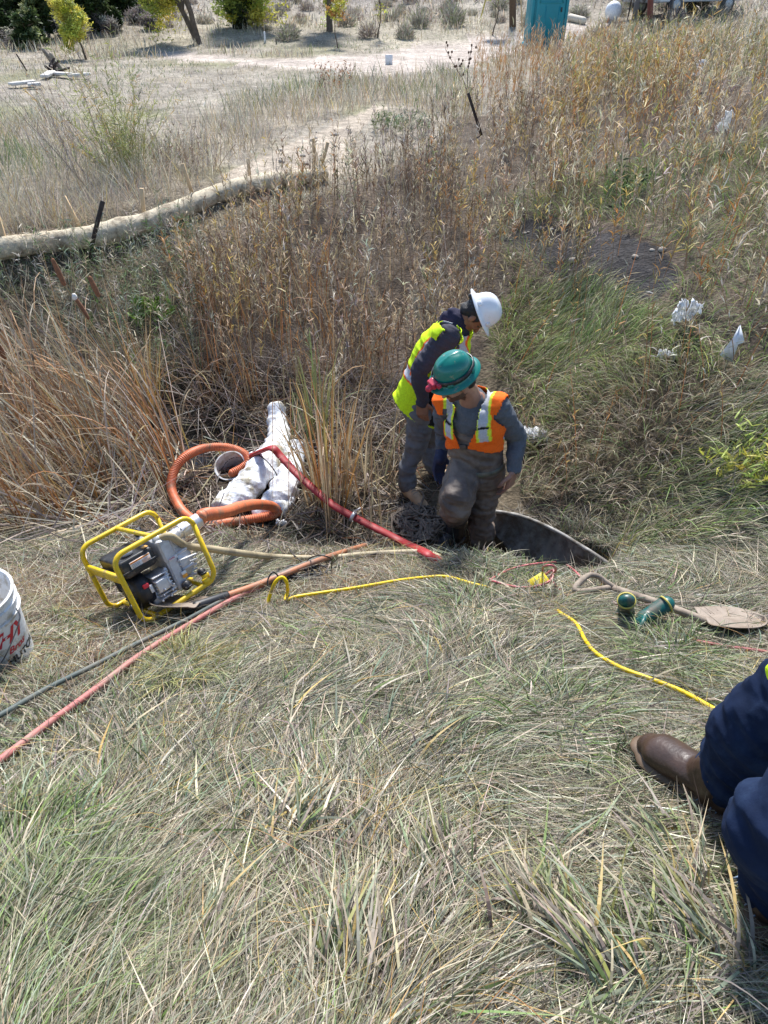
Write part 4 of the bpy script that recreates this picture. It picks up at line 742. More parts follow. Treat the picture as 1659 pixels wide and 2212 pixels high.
# ---- third person squatting at the right edge
b1 = G(1525, 1748); b2 = G(1632, 1960)
loc = (b1 + b2) / 2; root3 = empty('person', loc, label='person in dark blue frayed jeans and brown boots standing on the near bank grass', cat='person'); INV = Matrix.Translation(-Vector(loc.tolist()))
an1, an2 = b1 + np.array([.03, .02, .16]), b2 + np.array([.02, 0, .16]); kn1, kn2 = ray(1640, 1572) * 1.76, ray(1700, 1786) * 1.36
pel = np.array([1.20, .93, -1.0]); neck = np.array([1.26, .95, -.44]); chest = pel * .35 + neck * .65; a3 = nrm(neck - pel); f3 = np.array([-1, 0, -.1]); f3 = nrm(f3 - a3 * (a3 @ f3)); l3 = np.cross(a3, f3)
hp1, hp2 = pel + np.array([0, .1, 0]), pel + np.array([0, -.1, 0]); hc3 = neck + np.array([-.05, 0, .19]); hf3 = frame((-.8, .1, -.5), (-.4, 0, .9))
s1, s2 = neck + np.array([0, .19, -.06]), neck + np.array([0, -.19, -.06]); e1, e2 = s1 + np.array([.02, .08, -.26]), s2 + np.array([.02, -.08, -.26]); w1, w2 = e1 + np.array([-.2, -.06, -.06]), e2 + np.array([-.2, .06, -.06])
sk = MB(); add_head(sk, hc3, hf3); limb(sk, [neck, hc3], [.065, .06]); torso(sk, pel, chest, neck, f3, (.14, .12, .15, .11), .62)
for s, e, w_, k in ((s1, e1, w1, 1), (s2, e2, w2, -1)): limb(sk, [s, e, w_], [.055, .04, .028]); add_hand(sk, w_, (-1, -.3 * k, -.3), (0, 0, -1), (0, -k, .2), 1.05, .5)
for hp, kn, an in ((hp1, kn1, an1), (hp2, kn2, an2)): limb(sk, [hp, kn, an], [.08, .055, .04])
sk.ell(pel, (.12, .12, .1)); V, Fq, N = fuse(sk, .0065, 2); pp(npmesh('body', V, quads=Fq, m=M['skin'], cols=skin_paint(V, hc3, hf3, (.38, .22, .16)), parent=root3))
sh_ = MB(); torso(sh_, pel, chest, neck, f3, (.16, .16, .185, .13), .7)
for s, e, w_ in ((s1, e1, w1), (s2, e2, w2)): limb(sh_, [s, e, w_], [.085, .062, .045])
pp(garment('jacket', sh_, M['cloth'], root3, .011, 3, .014, 8, 3., a3, lambda V: np.tile((.06, .065, .08), (len(V), 1)))[0])
vs = MB(); vs.tube([pel + f3 * .03 - a3 * .02, chest, chest * .3 + neck * .7], [.21, .205, .14], seg=24, n=6, flat=(1, .8), up=f3); q = ray(1692, 1478) * 1.2; vs.tube([pel + f3 * .05 + a3 * .25, q + UP * .12 + np.array([.08, 0, 0]), q + UP * .02 + np.array([.0, 0, 0])], [.12, .07, .034], seg=16, n=5, flat=(.5, 1), up=f3)
V, Fq, N = fuse(vs, .009, 3); V = fold(V, N, .01, 6, 7., a3); keep = np.linalg.norm(V - neck, axis=1) > .12; pp(npmesh('safety_vest', V, quads=Fq[keep[Fq].all(1)], m=M['cloth'], cols=np.tile(lime, (len(V), 1)), parent=root3))
hr = MB(); hr.ell(hc3 + hf3[0] * -.018 + hf3[2] * .03, (.103, .085, .094), X=hf3[0], Z=hf3[2], n=14); pp(hr.build('hair', M['hair'], root3)); pp(hard_hat('hard_hat', hc3 + hf3[2] * .05, hf3, M['white_helmet'], root3))
jn = MB()
for hp, kn, an, k in ((hp1, kn1, an1, 0), (hp2, kn2, an2, 1)):
    sm = an + UP * -.06 + np.array([.015, 0, 0]); mid = kn * .5 + an * .5
    jn.tube([hp, hp * .5 + kn * .5, kn, mid, sm], [.12, .112, .097, .092, .092], seg=20, n=7)
jn.ell(pel, (.15, .19, .14), n=14)
V, Fq, N = fuse(jn, .006, 3)
ax_ = np.array([0, 0, 1.]); r = 1 - np.abs(2 * fbm(V[:, 0] * 9 + V[:, 2] * 14, V[:, 1] * 10 - V[:, 2] * 7, 2) - 1) * 2; V = V + N * (.009 * (r - .55))[:, None]; r = 1 - np.abs(2 * fbm(V[:, 0] * 4 + V[:, 2] * 12 + 9, V[:, 1] * 9 - V[:, 2] * 3, 2) - 1) * 2; V = V + N * (.008 * np.maximum(r, 0))[:, None]; V = V + N * (.003 * (fbm(V[:, 0] * 40, V[:, 2] * 40 + V[:, 1] * 30, 2) - .5))[:, None]
jo = pp(npmesh('jeans', V, quads=Fq, m=M['denim'], parent=root3))
mf = mat('frayed_denim', (.22, .3, .42), .9, var=.3)
for an in (an1, an2):
    fr_ = MB(); c = an - UP * .075 + np.array([.01, 0, 0])
    for k in range(60):
        a = k / 60 * 2 * PI; p = c + np.array([math.cos(a) * .088, math.sin(a) * .088, .02]); q = p + np.array([math.cos(a) * .012, math.sin(a) * .012, -.03]) * rng.random() + rng.normal(0, .004, 3); fr_.tube([p, q], .0022, seg=4, n=2, cap=False)
    fr_.lathe([(.086, .012), (.091, .012), (.091, .022), (.086, .022)], c, seg=30); fr_.build('frayed_hem', mf, jo)
sp = []
for g, d, an in ((b1, nrm(G(1400, 1655) - b1), an1), (b2, np.array([.3, .8, -.2]), an2)):
    d = nrm(np.array([d[0], d[1], d[2] * .8])); sp.append((g - d * .06 + UP * .03, d, an + UP * .04, 1.12, .062, 1.12))
boots(sp, INV, M['leather'], root3, mat('welt', (.12, .075, .042), .6, var=.3), .006, 2, bump=.004, wide=3)
# ------------------------------------------------------------------ trash pump in its yellow cage
mt = Matrix([list(PM[i]) + [PO[i]] for i in range(3)] + [[0, 0, 0, 1]])
pump = empty('water_pump', None, label='portable engine water pump in a yellow tube cage on the near bank', cat='pump', mtx=mt)
def rrect(a0, a1, b0, b1, r, n=5):
    o = []
    for cx, cy, s in ((a1 - r, b1 - r, 0), (a0 + r, b1 - r, 1), (a0 + r, b0 + r, 2), (a1 - r, b0 + r, 3)):
        for k in range(n + 1): a = (s + k / n) * PI / 2; o.append((cx + r * math.cos(a), cy + r * math.sin(a)))
    return o
fr = MB()
for v in (0, .376):
    q = rrect(0, .417, 0, .354, .055); q = q + [q[0]]; fr.tube([(a, v, b) for a, b in q], .0125, seg=12, smooth=False, cap=False)
for u in (.075, .34): fr.tube([(u, 0, .0), (u, .376, .0)], .0115, seg=10, n=2)
fr.tube([(.206, 0, .354), (.206, .376, .354)], .0115, seg=10, n=2); fr.tube([(.0, .0, .255), (.0, .376, .255)], .011, seg=10, n=2)
fr.rbox((.002, .188, .235), (.004, .18, .022), .003); fr.rbox((.21, .19, .008), (.15, .06, .004), .003); fr.rbox((.375, .02, .022), (.02, .006, .022), .004); fr.rbox((.36, .0, .015), (.018, .012, .014), .004)
fr = fr.build('cage', M['yellow'], pump)
tk = MB(); tk.rbox((.117, .165, .252), (.088, .115, .045), .032, n=5); tk.rbox((.117, .165, .238), (.094, .121, .006), .005, n=3); tank = tk.build('fuel_tank', M['black'], pump)
cp = MB(); cp.lathe([(.0, .0), (.026, 0), (.030, .006), (.028, .022), (.018, .027), (.0, .028)], (.105, .11, .297), seg=20, close=True); cp.build('fuel_cap', M['chrome'], tank)
lb = MB(); Xl = (1, 0, .0); lb.rbox((.128, .0475, .258), (.052, .002, .019), .0015, col=(.75, .75, .74)); lb.rbox((.128, .0455, .272), (.05, .0015, .004), .001, col=(.8, .3, .06)); lb.rbox((.155, .0455, .253), (.02, .0015, .010), .001, col=(.7, .5, .4)); lb.rbox((.185, .08, .2985), (.012, .014, .0015), .001, col=(.8, .4, .1))
for k in range(4): lb.rbox((.103, .0455, .262 - .006 * k), (.02, .0012, .0008), .0006, col=(.2, .2, .2))
lb.build('warning_label', M['paint'], tank)
en = MB(); en.rbox((.16, .16, .075), (.055, .1, .055), .015, n=3)
for k in range(7): en.rbox((.175, .075, .045 + .019 * k), (.043, .052, .0035), .003)
en.rbox((.165, .035, .11), (.03, .02, .03), .008, n=3); en.tube([(.215, .05, .16), (.2, .035, .11), (.22, .04, .06)], .012, seg=10)
for a in range(6): en.tube([(.13 + .016 * a, .022, .045 + .022 * (a % 3)), (.13 + .016 * a, .008, .045 + .022 * (a % 3))], .006, seg=6, n=2)
en.tube([(.12, .12, .035), (.24, .12, .035)], .03, seg=14, n=2); en.build('engine_block', M['chrome'], pump)
ac = MB(); ac.rbox((.19, .30, .20), (.055, .045, .05), .02, n=4); ac.tube([(.13, .3, .2), (.08, .3, .17), (.07, .28, .1)], .02, seg=12); ac.build('air_filter', M['black'], pump)
rc = MB(); rc.lathe([(.0, -.045), (.045, -.045), (.075, -.035), (.088, -.012), (.09, .02), (.085, .05), (.0, .052)], (.075, .125, .108), Z=(1, 0, 0), X=(0, 1, 0), seg=36)
for k in range(14): a = k / 14 * 2 * PI; rc.rbox((.036, .125 + .06 * math.cos(a), .108 + .06 * math.sin(a)), (.004, .004, .016), .003, X=(1, 0, 0), Z=(0, math.cos(a), math.sin(a)))
rco = rc.build('recoil_starter', M['black'], pump)
rd_ = MB(); rd_.rbox((.095, .034, .145), (.014, .006, .01), .005, n=3); rd_.build('stop_switch', mat('red_switch', (.75, .03, .05), .4, var=.05), rco)
wl = MB(); wl.rbox((.115, .037, .118), (.008, .004, .02), .001, col=(.7, .7, .7)); wl.build('decal', M['paint'], rco)
hd = MB(); hd.tube([(.02, .05, .09), (-.005, .03, .10), (-.01, .02, .085), (.0, .03, .06), (.025, .045, .055)], .009, seg=10); hd.build('pull_handle', M['black'], pump)
ph = MB(); ph.rbox((.262, .16, .165), (.030, .125, .140), .028, n=4); ph.lathe([(.0, .0), (.095, .0), (.112, .01), (.112, .05), (.1, .075), (.085, .09), (.0, .094)], (.285, .15, .145), Z=(1, 0, 0), X=(0, 1, 0), seg=36)
ph.rbox((.262, .078, .245), (.035, .045, .06), .03, n=4); ph.rbox((.31, .115, .24), (.035, .05, .045), .025, n=4)
for k in range(5): ph.rbox((.335, .035 + .012 * k, .16 - .028 * k), (.055 - .004 * k, .006, .005), .004, X=(1, .1, -.2), Z=(0, 0, 1))
for k in range(8): a = k / 8 * 2 * PI + .3; ph.tube([(.3, .15 + .108 * math.cos(a), .145 + .108 * math.sin(a)), (.35, .15 + .108 * math.cos(a), .145 + .108 * math.sin(a))], .011, seg=8, n=2)
pho = auto(ph.build('pump_housing', M['castmetal'], pump), 40)
for k, (q, r) in enumerate((((.268, .022, .045), .024), ((.372, .04, .055), .02), ((.255, .26, .312), .024))):
    kb = MB(); Zk = (0, -1, -.2) if k < 2 else (0, 0, 1); kb.lathe([(0, -.012), (r * .8, -.012), (r, -.004), (r, .010), (r * .6, .014), (r * .55, .024), (0, .026)], q, Z=Zk, X=(1, 0, 0), seg=18); kb.rbox(np.array(q) + np.array(Zk) * .022, (r * .8, .005, .007), .004, X=(1, 0, 0), Z=Zk); kb.build('drain_knob', M['black'], pho)
def text_mesh(txt, size, shear=0., extr=0., bold=0.):
    cu = bpy.data.curves.new('t', 'FONT'); cu.body = txt; cu.size = size; cu.shear = shear; cu.offset = bold; cu.resolution_u = 3; o = bpy.data.objects.new('t', cu); C.objects.link(o)
    ev = o.evaluated_get(bpy.context.evaluated_depsgraph_get()); me = bpy.data.meshes.new_from_object(ev); V = np.array([v.co[:] for v in me.vertices]); F = [tuple(p.vertices) for p in me.polygons]; bpy.data.objects.remove(o); bpy.data.meshes.remove(me); return V, F
def put_text(mb, txt, size, o, X, Y, col, **k):
    V, F = text_mesh(txt, size, **k); X, Y = nrm(X), nrm(Y); mb.add(np.asarray(o) + V[:, :1] * X + V[:, 1:2] * Y, F, col)
dl_ = MB(); Xd, Yd = (.35, -.75, -.1), (0, .2, 1)
dl_.rbox((.268, .032, .196), (.024, .0015, .008), .001, X=(1, 0, 0), Z=(0, .15, 1), col=(.7, .68, .66)); dw_ = MB(); dw_.rbox((.285, .028, .105), (.013, .0015, .008), .001, X=(1, 0, 0), Z=(0, .15, 1), col=(.72, .72, .7)); dw_.rbox((.285, .0275, .089), (.013, .0015, .009), .001, X=(1, 0, 0), Z=(0, .15, 1), col=(.85, .35, .03)); dw_.build('warning_label', M['paint'], pho)
put_text(dl_, 'FAPES', .0115, (.248, .0298, .1935), (1, 0, 0), (0, .15, 1), (.5, .03, .05), bold=.0003); dl_.build('maker_label', M['paint'], pho)
fi = MB(); fi.lathe([(.034, -.04), (.031, 0), (.034, .012), (.030, .014), (.030, .03), (.037, .032), (.037, .06), (.033, .062), (.031, .085), (.040, .087), (.040, .10), (.035, .104), (.037, .12), (.037, .15), (.0, .15)], (.355, .108, .262), Z=(1, .06, .04), X=(0, 1, 0), seg=24)
for s in (-1, 1): fi.tube([(.385, .105 + s * .036, .275), (.41, .105 + s * .043, .285), (.44, .105 + s * .036, .285)], .006, seg=8)
auto(fi.build('suction_coupling', M['chrome'], pump)); dp = MB(); dp.lathe([(.026, 0), (.03, .002), (.03, .018), (.026, .02), (.026, .035), (.0, .035)], (.252, .083, .285), Z=(.5, -.45, .5), X=(0, 1, 0), seg=20); dp.build('discharge_port', M['steel'], pump)
# ------------------------------------------------------------------ hoses and cords
def hose(name, P, r, m, label, cat, n=8, seg=12, **k):
    b = MB(); b.tube(P, r, seg=seg, n=n, **k); return props(b.build(name, m), label, cat)
hose('suction_hose', P_orange, .0325, M['orange_hose'], 'ribbed orange suction hose looping from the pump into the ditch', 'hose', n=60, seg=18, mod=lambda L: 1 + .085 * np.sin(2 * PI * L / .0145))
hose('discharge_hose', P_tan, .0185, M['tan_hose'], 'thick tan hose running right from the top of the pump', 'hose', n=10)
o = hose('flat_hose', P_red, .033, M['red_hose'], 'bright red lay-flat hose stretched from the white bags to the green-helmeted worker', 'hose', n=10, seg=16, flat=(1, .5), up=(.3, -.5, .8)); cl_ = MB()
q = P_red[7]; tdir = nrm(P_red[8] - P_red[6]); cl_.lathe([(.036, -.012), (.039, -.012), (.039, .012), (.036, .012)], q, Z=tdir, seg=18); cl_.tube([q + UP * .03, q + UP * .06 + np.array([.03, 0, 0]), q + UP * .06 + np.array([.05, .02, 0])], .005, seg=8); cl_.build('hose_clamp', M['chrome'], o); cl_ = MB(); cl_.lathe([(.0, -.041), (.02, -.04), (.025, -.04), (.028, 0), (.025, .03), (.0, .03)], P_red[0], Z=P_red[0] - P_red[1], seg=14); cl_.build('coupling', M['chrome'], o)
hose('air_hose', P_pink, .0125, M['pink_hose'], 'faded pinkish red hose lying across the grass to the lower left', 'hose', n=8)
hose('water_hose', P_green, .0105, M['green_hose'], 'grey-green hose lying parallel above the faded red one', 'hose', n=8)
cA = hose('extension_cord', P_cordA, .0088, M['cord'], 'bright yellow extension cord snaking across the near bank', 'cord', n=8, seg=10); b = MB(); b.tube([P_cordA[0], P_cordA[0] + np.array([-.01, -.035, -.0])], [.014, .013], seg=10, n=2); b.build('plug', M['wood'], cA)
hose('rubber_hose', P_rr, .0095, mat('dark_red_hose', (.22, .03, .03), .5, var=.2), 'dark red hose leaving the frame at the right edge', 'hose')
b = MB(); b.tube(path([(1059, 1252), (1107, 1228), (1173, 1216), (1213, 1216), (1239, 1231), (1257, 1257), (1239, 1277)], .045), .006, seg=8); b.tube(path([(1059, 1254), (1116, 1268), (1160, 1266), (1191, 1252, .07), (1195, 1231, .1), (1180, 1240, .07)], .05), .006, seg=8)
b.tube(np.array([G(1190, 1259, .04), G(1178, 1245, .06), G(1172, 1228, .12), G(1180, 1222, .2), G(1194, 1222, .2), G(1201, 1232, .12), G(1190, 1250, .06), G(1217, 1281, .04), G(1240, 1290, .04), G(1309, 1293, .03), G(1335, 1311, .02)]), .006, seg=8)
c_ = props(b.build('cord_tangle', mat('pink_cord', (.5, .1, .12), .45, var=.15, dirt=(.3, .14, .12)), None), 'tangled pinkish red cord lying beside the hole', 'cord')
b = MB(); b.rbox(G(1163, 1254, .06), (.05, .028, .003), .002, X=(.8, .45, .2), Z=(-.1, -.5, .8)); props(b.build('warning_tag', mat('yellow_tag', (.85, .68, .02), .5, var=.1)), 'yellow plastic tag hanging from the tangled red cord', 'tag')
g = G(652, 1248); b = MB(); P = []
for i in range(90):
    a = i * .5; rr_ = .085 + .025 * math.sin(i * .37) ; P.append([g[0] + rr_ * math.cos(a) * 1.1 + .02 * math.sin(i * .21), g[1] + rr_ * math.sin(a) * .8 + .015 * math.cos(i * .33), h(g[0], g[1]) - .42 * (rr_ * math.sin(a) * .8) + .03 + .02 * rng.random()])
P += [G(700, 1236, .03), G(760, 1210, .03), G(830, 1192, .03), G(900, 1184, .03)]; b.tube(P, .0042, seg=6, n=3); b.tube([G(626, 1189, .05), G(636, 1200, .05), G(656, 1216, .05)], .0045, seg=6); b.tube([G(583, 1280, .02), G(578, 1255, .08), G(590, 1236, .12), G(603, 1250, .07), G(600, 1275, .03), G(620, 1285, .03)], .0042, seg=6)
b.tube([G(660, 1215, .03), G(672, 1204, .12), G(695, 1200, .16), G(716, 1208, .12), G(716, 1228, .04)], .0042, seg=6); props(b.build('cable_coil', M['rubber']), 'dark grey cable coiled beside the shovel handle', 'cable')
props((lambda b: (b.tube([G(556, 980, .2), G(580, 1000, .22), G(600, 1030, .12), G(612, 1070, .08), G(648, 1100, .05), G(690, 1135, .04), G(720, 1155, .04)], .005, seg=6), b.build('black_cable', M['rubber']))[1])(MB()), 'thin black cable draped over the white bags', 'cable')
b = MB(); P = []; g = G(903, 1136); q = np.zeros(3)
aa = 0.
for i in range(210):
    aa += rng.normal(.7, .9); a = aa; rr_ = .19 * rng.random() ** .6; x, y = g[0] + rr_ * math.cos(a) * 1.05, g[1] + rr_ * math.sin(a) * 1.15; P.append([x, y, h(x, y) + .025 + .07 * rng.random() * (1 - rr_ / .25)])
b.tube(P, .0075, seg=8, n=4); b.tube([G(905, 1100, .05), G(915, 1070, .1), G(898, 1060, .04), G(880, 1100, .03), G(868, 1090, .03)], .0075, seg=8); props(b.build('rope', M['rope']), 'muddy tangled rope heaped at the feet of the workers', 'rope')
# ------------------------------------------------------------------ shovels
def shovel_head(name, o, d, n_, L, w, m, parent):
    d = nrm(d); n_ = np.asarray(n_, float); n_ = nrm(n_ - d * (n_ @ d)); s = np.cross(n_, d); V = []; F = []; A, B = 22, 13
    for i in range(A):
        t = i / (A - 1); hw = w * (.86 + .14 * min(t / .3, 1)) if t < .45 else w * max(1 - ((t - .45) / .55) ** 2.3, 0) ** .6 + 1e-4
        for j in range(B):
            k = j / (B - 1) * 2 - 1; V.append(o + d * t * L + s * k * hw + n_ * (.022 * k * k - .018 * math.exp(-(k / .22) ** 2) * (1 - t) * -1 + .012 * t * t))
    for i in range(A - 1):
        for j in range(B - 1): F.append((i * B + j, i * B + j + 1, (i + 1) * B + j + 1, (i + 1) * B + j))
    b = MB(); b.add(V, F); ob = b.build(name, m, parent); solidify(ob, .004); return ob
sv = empty('shovel', P_shaft[0], label='round point shovel with an orange handle lying by the pump', cat='shovel'); iv = Matrix.Translation(-Vector(P_shaft[0].tolist()))
def wp(o, iv): o.matrix_parent_inverse = iv; return o
b = MB(); b.tube(P_shaft, [.0165, .017, .016, .016], seg=12); wp(b.build('handle', M['fibreglass'], sv), iv); b = MB(); b.tube([P_shaft[0] - nrm(P_shaft[1] - P_shaft[0]) * .03, P_shaft[0] + nrm(P_shaft[1] - P_shaft[0]) * .14], [.024, .0205], seg=12, n=3)
b.tube([P_shaft[0] + nrm(P_shaft[1] - P_shaft[0]) * .02, G(418, 1309, .06), G(400, 1312, .05)], [.024, .03, .018], seg=12, flat=(1, .6)); wp(b.build('socket', M['rubber'], sv), iv); b = MB(); dd_ = nrm(P_shaft[-1] - P_shaft[-2]); b.tube([P_shaft[-1] - dd_ * .16, P_shaft[-1] + dd_ * .02], .0195, seg=12, n=3); wp(b.build('grip', M['rubber'], sv), iv)
o_, t_ = G(432, 1310, .075), G(322, 1308, .11); nn_ = hn(o_[0], o_[1]) + np.array([0, .22, 0]); wp(shovel_head('blade', o_, t_ - o_, nn_, .26, .112, M['blade_steel'], sv), iv)
sv = empty('shovel', P_sh2[0], label='muddy shovel with a worn wooden D-grip handle beside the green gloves', cat='shovel'); iv = Matrix.Translation(-Vector(P_sh2[0].tolist()))
b = MB(); b.tube(P_sh2, [.021, .019, .018, .019], seg=12); wp(b.build('handle', M['wood'], sv), iv); b = MB(); b.tube([P_sh2[0], G(1298, 1272, .075), G(1270, 1276, .08), G(1247, 1277, .08), G(1243, 1270, .09), G(1256, 1254, .11), G(1272, 1243, .12), G(1290, 1244, .12), G(1306, 1256, .09), G(1322, 1268, .06)], [.019, .014, .014, .015, .016, .016, .014, .014, .016, .019], seg=12); wp(b.build('grip', M['wood'], sv), iv)
o_, t_ = P_sh2[-1], G(1612, 1345, .03); nn_ = hn(o_[0], o_[1]) + np.array([0, .08, 0]); wp(shovel_head('blade', o_, t_ - o_, nn_, .27, .13, M['blade_steel'], sv), iv)
# ------------------------------------------------------------------ gloves, lath, tarp bags, buckets
gm_ = mat('green_rubber', (.0, .085, .075), .4, var=.15, scale=15, dirt=(.12, .1, .07), dirt_amt=.3); cuff = mat('yellow_trim', (.45, .38, .08), .7)
for (px, py, d, lab) in ((1352, 1318, (.25, .3, -.9), 'dark green rubber glove with yellow cuff standing against the shovel handle'), (1398, 1330, (-.75, -.3, -.35), 'dark green rubber glove with yellow cuff lying on its side')):
    g = G(px, py, .07); d = nrm(d); gr = empty('work_glove', g, label=lab, cat='glove'); iv = Matrix.Translation(-Vector(g.tolist())); b = MB(); top = g - d * .10; b.tube([top, g - d * .02, g + d * .02], [.04, .036, .036], seg=14, flat=(1, .75)); add_hand(b, g, d, (0, -.6, -.4), (-1, 0, 0), 1.0, .8); V, Fq, N = fuse(b, .006, 1); wp(npmesh('shell', V, quads=Fq, m=gm_, parent=gr), iv)
    b = MB(); b.lathe([(.036, -.005), (.0415, -.005), (.0415, .003), (.036, .003)], top, Z=d, seg=20); wp(b.build('cuff', cuff, gr), iv)
b = MB(); b.tube([G(1505, 1286, .03), G(1608, 1288, .03)], .009, seg=4, n=2, cap=False); props(b.build('lath', mat('pale_lath', (.62, .6, .54), .7)), 'thin white lath lying on bare soil near the muddy shovel blade', 'stick')
b = MB(); b.tube([G(1262, 1192, .02), G(1300, 1213, .03), G(1342, 1241, .02)], .012, seg=6, n=4); props(b.build('stick', M['wood']), 'grey weathered stick lying at the end of the culvert', 'stick')
def bag(P, r, label, flat=.72, k=0.):
    b = MB(); b.tube(P, r, seg=26, n=10, flat=(1, flat), up=(0, -.3, 1)); V, Fq, N = fuse(b, .011, 2); d = nrm(P[-1] - P[0])
    V = fold(V, N, .016, 5, k, d); t_ = V @ d; V = V + N * (.007 * (1 - np.abs(np.sin(t_ * 26 + 3 * fbm(V[:, 0] * 5, V[:, 2] * 5 + k, 2))) * 2))[:, None]; V = fold(V, N, .010, 11, k + 3, -np.cross(d, UP)); return props(npmesh('sand_bag', V, quads=Fq, m=M['bag']), label, 'bag')
bag(np.array([G(597, 884, .2), G(600, 915, .14), G(602, 950, .12), G(576, 995, .12), G(532, 1055, .1), G(484, 1094, .07)]), [.075, .082, .09, .115, .12, .10], 'long mud-spotted white plastic bag under the red hose, the largest of the three')
bag(np.array([G(640, 962, .05), G(628, 1010, .08), G(606, 1062, .08), G(560, 1104, .06)]), [.06, .10, .10, .06], 'white plastic bag lying right of and below the longest white bag', k=2.)
bag(np.array([G(632, 1062, .03), G(602, 1095, .05), G(575, 1108, .04)]), [.055, .075, .05], 'short white plastic bag at the bend of the orange hose', k=4.)
g = G(500, 1010, .05); Zb = nrm((-.12, -.50, .85)); X0 = (1, 0, 0); b = MB(); b.lathe([(.0, -.2), (.1, -.2), (.118, .03), (.124, .03), (.124, .04), (.115, .04), (.112, .03), (.096, -.19), (.0, -.195)], g, Z=Zb, X=X0, seg=40); so2 = props(auto(b.build('strainer_bucket', M['white_plastic'])), 'small white perforated bucket taking the end of the orange hose', 'bucket')
b = MB(); Xb, Yb = frame(Zb, X0)[2], np.cross(Zb, frame(Zb, X0)[2])
for k in range(44):
    a = k * 2.4; zz = -.17 + .17 * ((k * .618) % 1); rr_ = .0965 + (zz + .19) * .07; p = g + (Xb * math.cos(a) + Yb * math.sin(a)) * rr_ + Zb * zz; b.ell(p, (.006, .006, .002), X=Zb, Z=Xb * math.cos(a) + Yb * math.sin(a), n=4)
b.build('perforations', M['rubber'], so2)
gb_ = G(-2, 1416); gb_[2] -= .01; Bu = empty('bucket', gb_, label='dirty white plastic bucket with red and black lettering at the left edge', cat='bucket'); iv = Matrix.Translation(-Vector(gb_.tolist())); Za = nrm((.03, -.02, 1))
b = MB(); b.lathe([(.0, .006), (.125, .0), (.133, .006), (.146, .27), (.156, .272), (.156, .282), (.147, .284), (.148, .32), (.156, .322), (.156, .332), (.149, .334), (.151, .362), (.157, .364), (.157, .372), (.146, .372), (.142, .36), (.128, .02), (.0, .016)], gb_, Z=Za, seg=56); wp(auto(b.build('shell', M['white_plastic'], Bu)), iv)
b = MB(); Xc, Yc = nrm(np.cross((0, 1, 0), Za)), None; Xc = np.array([1, 0, -.03]); Xc = nrm(Xc); Yc = np.cross(Za, Xc)
def wrap(txt, size, a0, z0, col, rise=0., **k):
    V, F = text_mesh(txt, size, **k); a = a0 + V[:, 0] / .14; z = z0 + V[:, 1] + V[:, 0] * rise; r = .1328 + (z - .006) * .049 + .0012; b.add(gb_ + Xc * (np.cos(a) * r)[:, None] + Yc * (np.sin(a) * r)[:, None] + Za * z[:, None], F, col)
a0 = math.atan2(-gb_[1], -gb_[0]) - math.pi * .0
wrap('HY', .10, a0 - .02, .175, (.55, .02, .04), .0, shear=.4, bold=.003); wrap('Bros', .045, a0 + .22, .12, (.55, .02, .04), shear=.4, bold=.001); wrap('HUTCH', .046, a0 + .12, .066, (.02, .02, .02), bold=.002)
b2_ = b; b2_.lathe([(.1375, .111), (.1377, .1135)], gb_, Z=Za, seg=56, col=(.5, .03, .05)); wp(b2_.build('lettering', M['paint'], Bu), iv)
b = MB(); c = gb_ + Za * .30; b.tube([c + Xc * .158, c + Xc * .17 - Yc * .03 - Za * .04, c + Xc * .10 - Yc * .14 - Za * .17, c - Yc * .175 - Za * .2, c - Xc * .12 - Yc * .13 - Za * .16, c - Xc * .158], .0025, seg=6); wp(b.build('bail', M['steel'], Bu), iv)
# ------------------------------------------------------------------ culvert
rim = [(1046, 1104, -2.93), (1080, 1106, -2.88), (1125, 1115, -2.84), (1165, 1130, -2.82), (1210, 1152, -2.81), (1250, 1176, -2.80), (1285, 1198, -2.80), (1340, 1235, -2.82)]
RP = np.array([ray(a, b_) * (z / ray(a, b_)[2]) for a, b_, z in rim]); RX = crm(RP, 14); ax = nrm((RP[-1] - RP[0]) * (1, 1, 0)); nv = nrm(np.array([ax[1], -ax[0], 0])); nv = nv if nv[1] < 0 else -nv
V = []; F = []; A = len(RX); B = 26; Ls = np.concatenate([[0], np.cumsum(np.linalg.norm(np.diff(RX, axis=0), axis=1))])
for i, p in enumerate(RX):
    r = .16 + .26 * ss(0, .45, Ls[i]); r2 = r * (1 + .007 * math.sin(Ls[i] * 2 * PI / .068))
    for j in range(B):
        f_ = j / (B - 1) * PI * .24; V.append(p + nv * (r - r2 * math.cos(f_)) - UP * r2 * math.sin(f_))
for i in range(A - 1):
    for j in range(B - 1): F.append((i * B + j, i * B + j + 1, (i + 1) * B + j + 1, (i + 1) * B + j))
b = MB(); b.add(V, F); cu = props(b.build('culvert_pipe', mat('dull_steel', (.2, .2, .19), .7, metal=.15, var=.3, scale=9, dirt=(.09, .075, .06), dirt_amt=.6, dirt_scale=6, bump=.2)), 'corrugated steel culvert pipe with its cut rim showing beside the hole', 'culvert'); solidify(cu, .004); b = MB(); b.tube(RX, .013, seg=10, smooth=False); b.build('rim', mat('muddy_steel_rim', (.33, .32, .3), .75, metal=.1, var=.35, scale=12, dirt=(.13, .11, .085), dirt_amt=.6, dirt_scale=8), cu)
